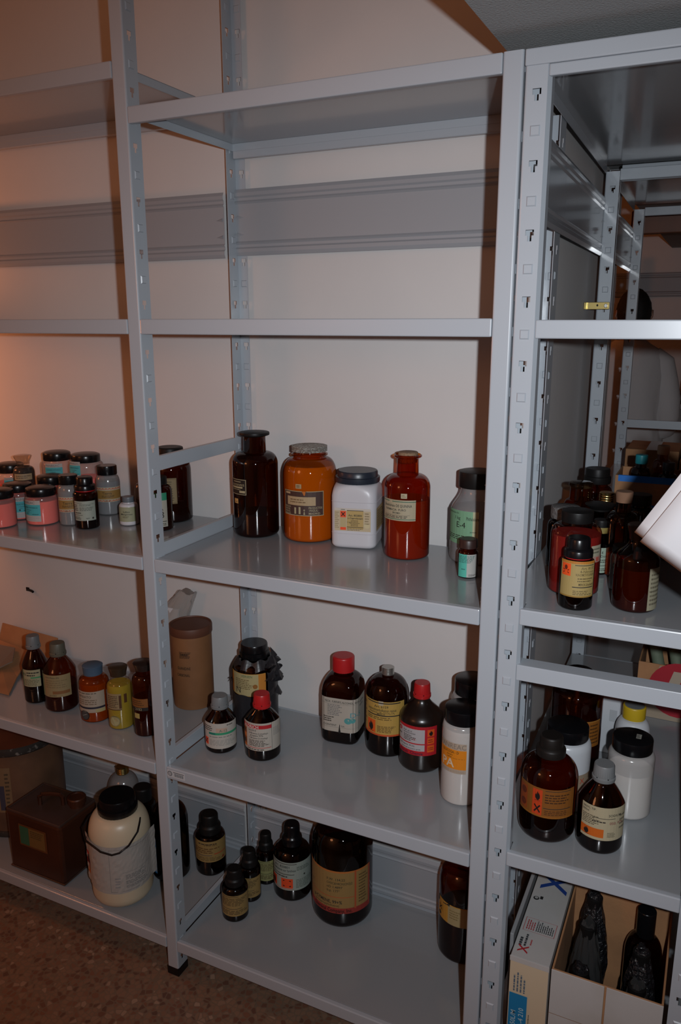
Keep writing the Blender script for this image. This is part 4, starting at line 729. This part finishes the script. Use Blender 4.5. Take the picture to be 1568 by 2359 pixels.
# rusty square can
cn = empty('metal_can', (-.612, .030, Z5 + .0003), 'square rusty brown metal can with handle and round cap, left of the cream jug', 'can')
RUST = mat('brown_rusted_tin', (.075, .024, .011), .38, .3, mottle=(7, (.045, .015, .008), .35, .65)); RUST2 = mat('dusty_tin_top', (.085, .050, .042), .5, .3, mottle=(9, (.07, .035, .02), .4, .6))
q = MB(); q.box(0, .205, 0, .148, .0, .186, RUST); q.build('can_body', cn, bevel=.010)
q = MB(); q.box(-.0012, .2062, -.0012, .1492, .001, .006, RUST2); q.build('bottom_seam', cn, bevel=.009)
q = MB()
for a, b, c_, d in ((.004, .201, .002, .007), (.004, .201, .141, .146), (.002, .007, .004, .144), (.198, .203, .004, .144)): q.box(a, b, c_, d, .182, .1895, RUST2)
q.box(.006, .199, .006, .142, .184, .1866, RUST2); q.build('can_top', cn, bevel=.0015)
q = MB(); q.tube([(.075, .060, .186), (.074, .060, .212), (.080, .064, .219), (.105, .074, .222), (.13, .084, .220), (.136, .087, .212), (.136, .087, .186)], .006, RUST, 6); q.build('handle', cn)
q = MB(); q.lathe([(.022, .186), (.022, .196), (.026, .197), (.0265, .212), (.024, .215), (.019, .215), (.018, .212)], RUST, seg=36, cx=.172, cy=.104); q.build('cap', cn)
flat_label(cn, (.048, -.0006, .088), (1, 0, 0), (0, 0, 1), .105, .068, '5c3414', [('r', .04, .08, .93, .92, '6e5228'), ('r2', .04, .08, .36, .92, '2c5a40'), ('g', .42, .85, .9, .5, 4, '4a3a1c')])
# big cream jug
jg = bottle('plastic_jug', 'large cream plastic jug with black lid, wire handle and wrinkled white label', 'jug', -.242, .085, Z5, .0815, .3040, .66, .86, .865, .58, ('wide', BLACKP, .635), mat('cream_plastic', (.56, .47, .33), .35, 0, .5), None, [], e=.42, namecap='lid')
def jl(s, t, l):
    a = R(-142 + 172 * s); w = .0016 * noise(s * 1.7, t * 1.2, 3) + (.010 * max(0, (s - .93) / .07) + .006 * max(0, (.05 - s) / .05))
    rr = .0832 + abs(w) + .00025 * l; return (rr * math.cos(a), rr * math.sin(a), .060 + .142 * t + .012 * (s - .45) ** 2 * 2)
mb_ = MB(); nn = 34
for i in range(nn):
    for j in range(14): mb_.face([jl(i / nn, j / 14, 0), jl((i + 1) / nn, j / 14, 0), jl((i + 1) / nn, (j + 1) / 14, 0), jl(i / nn, (j + 1) / 14, 0)], C('a39e98', .7), False)
lm = label_mesh(jl, .245, .142, None, [('r', .42, .04, .422, .93, '4a4a4a'), ('r', .42, .93, .93, .935, '4a4a4a'), ('r', .42, .04, .95, .045, '4a4a4a'), ('g', .58, .38, .85, .28, 4, '6a6a6a'), ('g', .58, .26, .82, .18, 3, '6a6a6a'), ('g', .58, .16, .85, .10, 3, '6a6a6a'), ('g', .47, .36, .53, .12, 4, '8a8a8a'), ('r', .0, .34, .10, .62, 'a8140c'), ('r', .0, .18, .10, .34, 'b8681c'), ('p', [(.02, .38), (.06, .36), (.08, .46), (.05, .56), (.02, .52)], '180804'), ('g', .03, .95, .16, .88, 1, '3a3a4a'), ('r', .55, .43, .9, .434, '6a6a6a')], nx=30)
off = len(mb_.v); mb_.v += lm.v; mb_.f += [tuple(off + i for i in f) for f in lm.f]; mp = [mb_.mi(m) for m in lm.mats]; mb_.m += [mp[i] for i in lm.m]; mb_.sm += lm.sm
mb_.build('label', jg)
def jp(az, r, z): return (r * math.cos(R(az)), r * math.sin(R(az)), z)
q = MB(); q.tube([jp(12, .064, .247), jp(5, .069, .249), jp(-2, .074, .243), jp(-14, .083, .228), jp(-34, .090, .204), jp(-50, .092, .190), jp(-62, .092, .186), jp(-80, .093, .194), jp(-110, .097, .212), jp(-135, .094, .226), jp(-150, .078, .243), jp(-158, .064, .249)], .0027, BLACKP, 8)
q.tube([jp(12, .058, .247), jp(12, .068, .249)], .004, mat('cream_plastic', (.56, .47, .33)), 8); q.build('wire_handle', jg)

# torn black plastic wrapped round the large jar
WR = mat('torn_black_film', (.020, .019, .022), .40, bump=(70, .12)); q = MB(); seg = 72; rows = 30; Rw = .0590
def wp(i, j):
    a = 2 * math.pi * i / seg; v = j / rows; z = .002 + .180 * v; r_ = Rw if z < .144 else Rw - (Rw - .040) * ((z - .144) / .038) ** 1.4
    r_ += .0012 + .0022 * abs(math.sin(a * 5 + 3 * v) * math.sin(a * 3 + 1)) * (.4 + 2.6 * max(0, v - .55)); return (r_ * math.cos(a), r_ * math.sin(a), z + .004 * math.sin(a * 7) * v)
for i in range(seg):
    a = (360 * (i + .5) / seg + 180) % 360 - 180
    for j in range(rows):
        v = (j + .5) / rows; z = .002 + .180 * v
        if -141 < a < -27 and .090 < z < .1555: continue
        q.face([wp(i, j), wp(i + 1, j), wp(i + 1, j + 1), wp(i, j + 1)], WR, True)
rr_ = random.Random(4)
for k in range(22):
    a = R(rr_.uniform(-22, 50) if k < 17 else rr_.uniform(-200, -152)); z = rr_.uniform(.125, .198) if k < 13 else rr_.uniform(.09, .15); b = Vector((math.cos(a), math.sin(a), 0)); t = Vector((-math.sin(a), math.cos(a), 0)); r0 = .056 if z < .16 else .046
    w, l = rr_.uniform(.009, .020), rr_.uniform(.010, .024); p0 = b * r0 + Vector((0, 0, z)); d = (b * rr_.uniform(.5, 1) + Vector((0, 0, rr_.uniform(-.6, .7)))).normalized() * l; e_ = Vector((0, 0, w * .6))
    A_, B_, C_, D_ = p0 - t * w - e_, p0 + t * w + e_, p0 + d + t * w * .5, p0 + d * 1.1 - t * w * .6
    M_ = (A_ + B_ + C_ + D_) / 4 + b * .004
    for f in ((A_, B_, M_), (B_, C_, M_), (C_, D_, M_), (D_, A_, M_)): q.face(f, WR, True); 
q.build('plastic_wrap', v3, sharp=60)

# ---- carton of wrapped bottles and the white X box, bottom of the short rack
ZB = .1004
BX = mat('white_box_card', (.42, .41, .40), .7, mottle=(6, (.36, .34, .31), .45, .7)); BXF = mat('cream_box_card', (.52, .42, .29), .7)
xb = empty('paper_box', (.8435, .004, ZB), 'long white cardboard box with a big blue X and red X printed on top', 'box')
q = MB(); q.box(0, .0775, .0016, .34, 0, .2985, BX); q.build('box_body', xb, bevel=.0015)
q = MB(); q.box(.0005, .077, 0, .0014, 0, .288, BXF); q.box(-.0006, .0781, -.0006, .0012, .288, .2996, BX); q.build('end_flap', xb, bevel=.0004)
flat_label(xb, (.0775, .01, .2990), (0, 1, 0), (-1, 0, 0), .32, .0775, None, [('t', .02, .62, .26, '*X', 'a02028'), ('g', .075, .94, .19, .78, 1, '303438'), ('g', .08, .80, .2, .68, 1, '303438'), ('g', .10, .64, .17, .56, 1, 'a02028'),
    ('r', .22, .08, .222, .92, 'a85050'), ('r', .345, .08, .347, .92, 'a85050'), ('r', .22, .08, .347, .095, 'a85050'), ('r', .22, .905, .347, .92, 'a85050'), ('g', .235, .86, .335, .62, 4, 'a02028'), ('g', .235, .6, .335, .12, 9, '202428'),
    ('o', .55, .84, .08, '141414'), ('o', .553, .84, .05, '9a9a98', 3), ('r2', .55, .66, .58, .74, '202020'), ('t', .66, .10, .74, '*X', '18387c', 'l')], 'printed_label')
flat_label(xb, (.0775, -.0004, .0), (0, 0, 1), (-1, 0, 0), .288, .0775, None, [('r', .45, .50, .74, .97, '1470a0'), ('t', .47, .78, .13, '50L/M', 'a8c0c8', 'l', .2), ('t', .47, .58, .13, 'A-4 210', 'a8c0c8', 'l', .24), ('g', .76, .9, .93, .55, 4, '506070'), ('g', .28, .9, .42, .6, 3, '506070'), ('g', .5, .46, .62, .42, 1, '303030'), ('g', .02, .9, .2, .5, 4, '506070')], 'printed_label')
wb = MB(); wb.box(0, .008, 0, .30, 0, .30, mat('white_board', (.30, .30, .31), .5)); tagit(wb.build('white_board', None, bevel=.0015, loc=(.8285, .062, ZB)), 'thin white board standing on edge between the end post and the long white box', 'board')
ct = carton('cardboard_carton', (.926, .004, ZB), .207, .268, .300, CARD, 'open cardboard carton with pale outer flaps, holding bottles in black plastic', part='carton_wall')
q = MB(); q.box(0, .1005, -.0025, -.0005, .0, .3005, BX); q.box(.1045, .207, -.0025, -.0005, .0, .3005, BX); q.build('front_flap', ct, bevel=.0006, label='pale outer front flaps')
flat_label(ct, (.0, -.0027, .0), (1, 0, 0), (0, 0, 1), .207, .30, None, [('r', .0, .66, .5, .664, '8a6a50'), ('r', .5, .62, 1, .624, '8a6a50')], 'crease_line')
BF = mat('glossy_black_film', (.012, .012, .014), .14, 0, .8, bump=(110, 1)); TF = glass('shiny_clear_film', (.42, .40, .40), milk=.05, rough=.12)
k_ = 0
for (x, y, h, desc) in ((.976, .048, .285, 'front left'), (.976, .132, .325, 'middle left'), (.976, .218, .330, 'back left'), (1.083, .048, .290, 'front right'), (1.083, .132, .300, 'middle right')):
    e_ = empty('wrapped_bottle', (x, y, ZB + .0045), 'bottle in shiny black plastic film, %s in the open carton' % desc, 'bottle', 'film-wrapped bottles in the carton')
    q = MB(); q.lathe([(.030, 0), (.032, .004), (.032, h * .58), (.026, h * .70), (.016, h * .78), (.015, h * .9), (.017, h * .9), (.017, h * .97), (.014, h * .975)], BLACKM, seg=30); q.build('bottle_body', e_)
    q = MB(); blob(q, BF if k_ % 2 == 0 else TF, .0365, .0365, h, (.0, .0), c=k_ * 1.9 + 1, amp=.13, top=.30, rows=30, seg=48); q.build('film', e_, sharp=25); k_ += 1
bottle('reagent_bottle', 'unwrapped brown bottle with black cap at the back right of the open carton', 'bottle', 1.083, .218, ZB + .0045, .0385, .325, .66, .80, .82, .42, ('plain', BLACKP, .50), AMBERD, (.4, 'black'), [], seg=32)
# ---- box with the red emblem, and paper rolls
lg = carton('cardboard_box', (.990, .700, Q5 + .0004), .172, .25, .150, CARD, 'brown cardboard box with red round emblem holding green rolls, deep in the short rack', part='box_wall')
flat_label(lg, (.0, -.0004, .0), (1, 0, 0), (0, 0, 1), .172, .150, None, [('p', [(.10, .0), (.10, .3), (.30, .98), (1, .98), (1, 0)], '9c8c78', 1), ('p', [(.60 + .44 * math.cos(a), .58 + .50 * math.sin(a)) for a in [i * math.pi / 14 for i in range(28)] if math.cos(a) < .92], 'a01828', 2),
    ('p', [(.33, .24), (.46, .24), (.62, .78), (.55, .92), (.50, .92)], 'a89a88', 3), ('p', [(.62, .78), (.78, .24), (.91, .24), (.74, .92), (.55, .92)], 'a89a88', 3), ('o', .8, .03, .03, 'a01828')], 'printed_emblem')
GRN = mat('pale_green_paper', (.16, .20, .14), .7, mottle=(8, (.11, .14, .09), .4, .6))
for i, (x0, x1, zz, d) in enumerate(((1.05, .995, .90, 'leftmost'), (1.094, 1.052, .875, 'middle'), (1.136, 1.112, .86, 'rightmost'))):
    q = MB(); a = Vector((x0, .80 + i * .01, Q5 + .045)); b = Vector((x1 - .012, .86 + i * .02, zz + .02)); q.tube([a, b], .0155, GRN, 20); q.tube([b - (b - a).normalized() * .004, b + (b - a).normalized() * .0006], .0100, BLACKM, 16)
    tagit(q.build('paper_roll'), '%s pale green paper roll sticking out of the box with the red emblem' % d, 'paper roll', 'green paper rolls in the emblem box')
# ---- blue rimmed tray of bottles
bb = carton('cardboard_tray', (.876, .875, Q3 + .0004), .265, .150, .098, CARD, 'shallow cardboard box with a bright blue taped rim holding small bottles', part='tray_wall')
q = MB(); BLU = mat('blue_tape', (.0, .15, .55), .4); q.box(.008, .2705, -.0012, -.0002, .082, .0985, BLU); q.box(.008, .2705, -.0012, -.0002, .004, .022, BLU); q.box(.008, .2705, -.0012, .005, .0982, .0990, BLU); q.build('blue_tape', bb)
for (lb, x, y, h, cm, dsc) in (('teal', .935, .93, .145, mat('teal_plastic', (.01, .22, .26), .4), AMBERD), ('dark blue', 1.005, .935, .128, mat('navy_plastic', (.02, .03, .05), .35), AMBERD), ('beige', .985, .990, .165, mat('beige_plastic', (.42, .26, .16), .5), AMBERL)):
    bottle('reagent_bottle', 'small bottle with %s cap standing in the blue-rimmed tray' % lb, 'bottle', x, y, Q3 + .0045, .026, h, .62, .76, .84 if lb != 'beige' else .86, .55, ('plain', cm, .62), dsc, (.5, 'brown'), [], seg=28)
# ---- boxes in the second bay of the short rack
for (x, y, z, sx, sy, sz, lb) in ((.835, 1.50, 1.1004, .17, .22, .118, 'plain brown cardboard box on the far shelf, left of the far beam'), (1.012, 1.42, 1.1004, .14, .26, .10, 'plain brown cardboard box on the far shelf at the right')):
    q = MB(); q.box(0, sx, 0, sy, 0, sz, CARD); b_ = empty('cardboard_box', (x, y, z), lb, 'box'); q.build('box_body', b_, bevel=.002)
    q = MB(); q.box(sx * .5 - .02, sx * .5 + .02, -.0006, sy, sz, sz + .0006, mat('tape', (.30, .2, .1), .3)); q.build('tape_strip', b_)
bottle('reagent_bottle', 'black bottle with white label standing on the far wall rack', 'bottle', .925, 3.99, 1.1485, .046, .20, .62, .80, .82, .4, ('plain', BLACKP, .45), AMBERD, (.6, 'black'), [(-150, -30, .03, .11, '9a9a9c', [])], seg=28)

# ---- white sheets held into the frame at right
def sheet(c0, d1, d2, n, label, m=PAPER):
    o = Vector(c0); a = Vector(d1).normalized(); b = Vector(d2).normalized(); q = MB(); N_ = 10
    def P(s, t): return o + a * .21 * s + b * .297 * t + n * (.010 * math.sin(s * 2.2) * t + .006 * t * t)
    k = q.mi(m); q.v = [tuple(P(i / N_, j / N_)) for i in range(N_ + 1) for j in range(N_ + 1)]
    for i in range(N_):
        for j in range(N_): a_ = i * (N_ + 1) + j; q.f.append((a_, a_ + 1, a_ + N_ + 2, a_ + N_ + 1)); q.m.append(k); q.sm.append(True)
    ob = q.build('paper_sheet'); s_ = ob.modifiers.new('thick', 'SOLIDIFY'); s_.thickness = .0004
    return tagit(ob, label, 'paper', 'white sheets held at the right edge')
d1, d2 = (.051, -.06, .093), (.0605, .0, -.040); nrm = Vector((0, -1, 0))
sheet((1.0320, -.296, 1.3815), d1, d2, nrm, 'rear white paper sheet at the right photo edge, only its margin showing')
sheet((1.0405, -.303, 1.3715), d1, d2, nrm, 'front white paper sheet held at the right photo edge, covering the other')

# ================================================================ the person at the back
SKIN = mat('skin', (.36, .19, .13), .55); COAT = mat('white_coat_cloth', (.60, .58, .58), .85, bump=(25, .25)); HAIR = mat('black_hair', (.006, .005, .005), .55, bump=(400, .4)); TROU = mat('dark_trousers', (.03, .03, .04), .8)
pr = empty('person', (.655, 3.12, 0), 'person with short black hair and loose white coat, back turned, beyond the short rack', 'person', rz=.25)
J = dict(pel=((0, 0, .96), .125), sp=((0, .0, 1.12), .115), ch=((0, .0, 1.32), .135), nb=((0, .01, 1.50), .062), nk=((.005, .025, 1.58), .055), hd=((.01, .04, 1.66), .080), ht=((.01, .035, 1.745), .070),
    sr=((.150, 0, 1.43), .058), er=((.222, -.02, 1.14), .045), wr=((.17, .19, 1.07), .030), pr_=((.15, .245, 1.075), .030), sl=((-.150, 0, 1.43), .058), el=((-.222, -.01, 1.15), .045), wl=((-.15, .21, 1.12), .030), pl=((-.12, .26, 1.13), .030),
    hr=((.09, 0, .90), .09), kr=((.10, .02, .50), .058), ar=((.10, -.01, .09), .042), tr=((.11, .13, .035), .034), hl=((-.09, 0, .90), .09), kl=((-.10, .02, .50), .058), al=((-.10, -.01, .09), .042), tl=((-.11, .13, .035), .034))
ED = [('pel', 'sp'), ('sp', 'ch'), ('ch', 'nb'), ('nb', 'nk'), ('nk', 'hd'), ('hd', 'ht'), ('ch', 'sr'), ('sr', 'er'), ('er', 'wr'), ('wr', 'pr_'), ('ch', 'sl'), ('sl', 'el'), ('el', 'wl'), ('wl', 'pl'), ('pel', 'hr'), ('hr', 'kr'), ('kr', 'ar'), ('ar', 'tr'), ('pel', 'hl'), ('hl', 'kl'), ('kl', 'al'), ('al', 'tl')]
for sd, p_, s_ in (('r', 'pr_', 1), ('l', 'pl', -1)):
    bx, by, bz = J[p_][0]
    for i in range(4):
        k = '%sf%d' % (sd, i); J[k + 'a'] = ((bx + s_ * (-.024 + i * .016), by + .045, bz + .004), .0095); J[k + 'b'] = ((bx + s_ * (-.026 + i * .017), by + .075 + .006 * (i in (1, 2)), bz - .018), .0085); ED += [(p_, k + 'a'), (k + 'a', k + 'b')]
    J[sd + 'ta'] = ((bx - s_ * .035, by + .01, bz + .01), .0105); J[sd + 'tb'] = ((bx - s_ * .045, by + .04, bz + .0), .009); ED += [(p_, sd + 'ta'), (sd + 'ta', sd + 'tb')]
names_ = list(J); me = bpy.data.meshes.new('body'); me.from_pydata([J[n][0] for n in names_], [(names_.index(a), names_.index(b)) for a, b in ED], []); me.materials.append(SKIN)
bo = bpy.data.objects.new('body', me); COL.objects.link(bo); bo.parent = pr
sk = bo.modifiers.new('skin', 'SKIN'); sk.use_smooth_shade = True
if not me.skin_vertices: 
    try: me.skin_vertices.new()
    except Exception: pass
if len(me.skin_vertices):
    for i, n in enumerate(names_):
        me.skin_vertices[0].data[i].radius = (J[n][1],) * 2; me.skin_vertices[0].data[i].use_root = (n == 'pel')
sb = bo.modifiers.new('sub', 'SUBSURF'); sb.levels = 1; sb.render_levels = 1
# facial features and ears
q = MB(); hc = Vector((.01, .04, 1.675))
for s_ in (1, -1): q.tube([hc + Vector((s_ * .076, -.005, -.030)), hc + Vector((s_ * .088, -.012, -.01)), hc + Vector((s_ * .088, -.008, .018)), hc + Vector((s_ * .076, .0, .02))], .008, SKIN, 8)
q.build('ears', pr)
q = MB(); q.tube([hc + Vector((0, .082, .02)), hc + Vector((0, .098, -.012)), hc + Vector((0, .082, -.022))], [.008, .013, .008], SKIN, 8)
for s_ in (1, -1): q.tube([hc + Vector((s_ * .034, .072, .016)), hc + Vector((s_ * .030, .084, .016))], [.012, .005], C('1a1512'), 8)
q.tube([hc + Vector((-.024, .078, -.048)), hc + Vector((0, .086, -.05)), hc + Vector((.024, .078, -.048))], .005, C('6a2c24'), 6); q.build('face', pr)
q = MB(); n0 = 0; rows, seg = 16, 36; ks = q.mi(HAIR)
for j in range(rows + 1):
    th_ = math.pi * .66 * j / rows
    for i in range(seg):
        a = 2 * math.pi * i / seg; fr = max(0, math.sin(a)); t2 = th_ * (1 - .38 * fr); d = 1 + .03 * noise(a, th_, 5)
        q.v.append((hc.x + .088 * math.sin(t2) * math.cos(a) * d, hc.y + .004 + .102 * math.sin(t2) * math.sin(a) * d, hc.z + .010 + .122 * math.cos(t2) * d))
for j in range(rows):
    for i in range(seg): a = j * seg + i; b = j * seg + (i + 1) % seg; q.f.append((a + seg, b + seg, b, a)); q.m.append(ks); q.sm.append(True)
q.build('hair', pr)
# coat: loose torso and sleeves with folds
q = MB(); seg, ks = 48, q.mi(COAT)
rings = [(1.545, .075, .070), (1.52, .11, .085), (1.485, .17, .105), (1.44, .185, .125), (1.36, .19, .14), (1.22, .185, .140), (1.08, .19, .145), (.95, .205, .155), (.75, .225, .17), (.58, .24, .18)]
for (z, rx, ry) in rings:
    for i in range(seg):
        a = 2 * math.pi * i / seg; f = 1 + .06 * math.sin(a * 7 + z * 8) * (1.5 - z) * 1.2 + .02 * noise(a, z * 2, 2); q.v.append((rx * f * math.cos(a), ry * f * math.sin(a) + .01, z))
for j in range(len(rings) - 1):
    for i in range(seg): a = j * seg + i; b = j * seg + (i + 1) % seg; q.f.append((a + seg, b + seg, b, a)); q.m.append(ks); q.sm.append(True)
for s_ in (1, -1):
    e = J['er' if s_ > 0 else 'el'][0]; w_ = J['wr' if s_ > 0 else 'wl'][0]; P_ = [(s_ * .11, 0, 1.46), (s_ * .16, -.005, 1.42), (s_ * .185, -.012, 1.33), (s_ * .205, -.02, 1.24), (e[0] - s_ * .02, e[1] - .012, e[2] + .02), (e[0] - s_ * .025, e[1] + .02, e[2] - .045), ((e[0] + w_[0]) / 2, (e[1] + w_[1]) / 2, (e[2] + w_[2]) / 2 - .03), (w_[0], w_[1] - .02, w_[2] - .005)]
    q.tube(P_, [.06, .07, .066, .064, .066, .068, .062, .052], COAT, 20)
q.build('coat', pr, sharp=80)
q = MB()
for s_ in (1, -1): q.tube([(s_ * .085, 0, .95), (s_ * .095, .01, .72), (s_ * .10, .02, .50), (s_ * .10, .0, .28), (s_ * .10, -.005, .07)], [.105, .095, .078, .07, .068], TROU, 18)
q.build('trousers', pr)
q = MB()
for s_ in (1, -1): q.tube([(s_ * .10, -.055, .038), (s_ * .10, 0, .045), (s_ * .108, .09, .034), (s_ * .112, .165, .024)], [.034, .044, .040, .022], BLACKM, 14)
q.build('shoes', pr)
# small dark wall hook at the left edge
q = MB(); q.box(-.006, .006, -.003, 0, -.006, .006, BLACKM); q.tube([(0, -.003, 0), (.03, -.012, .001), (.036, -.014, .0)], .004, BLACKM, 8)
tagit(q.build('wall_hook', None, loc=(-.86, YW, .80)), 'small dark metal hook on the wall at the left photo edge', 'hook')
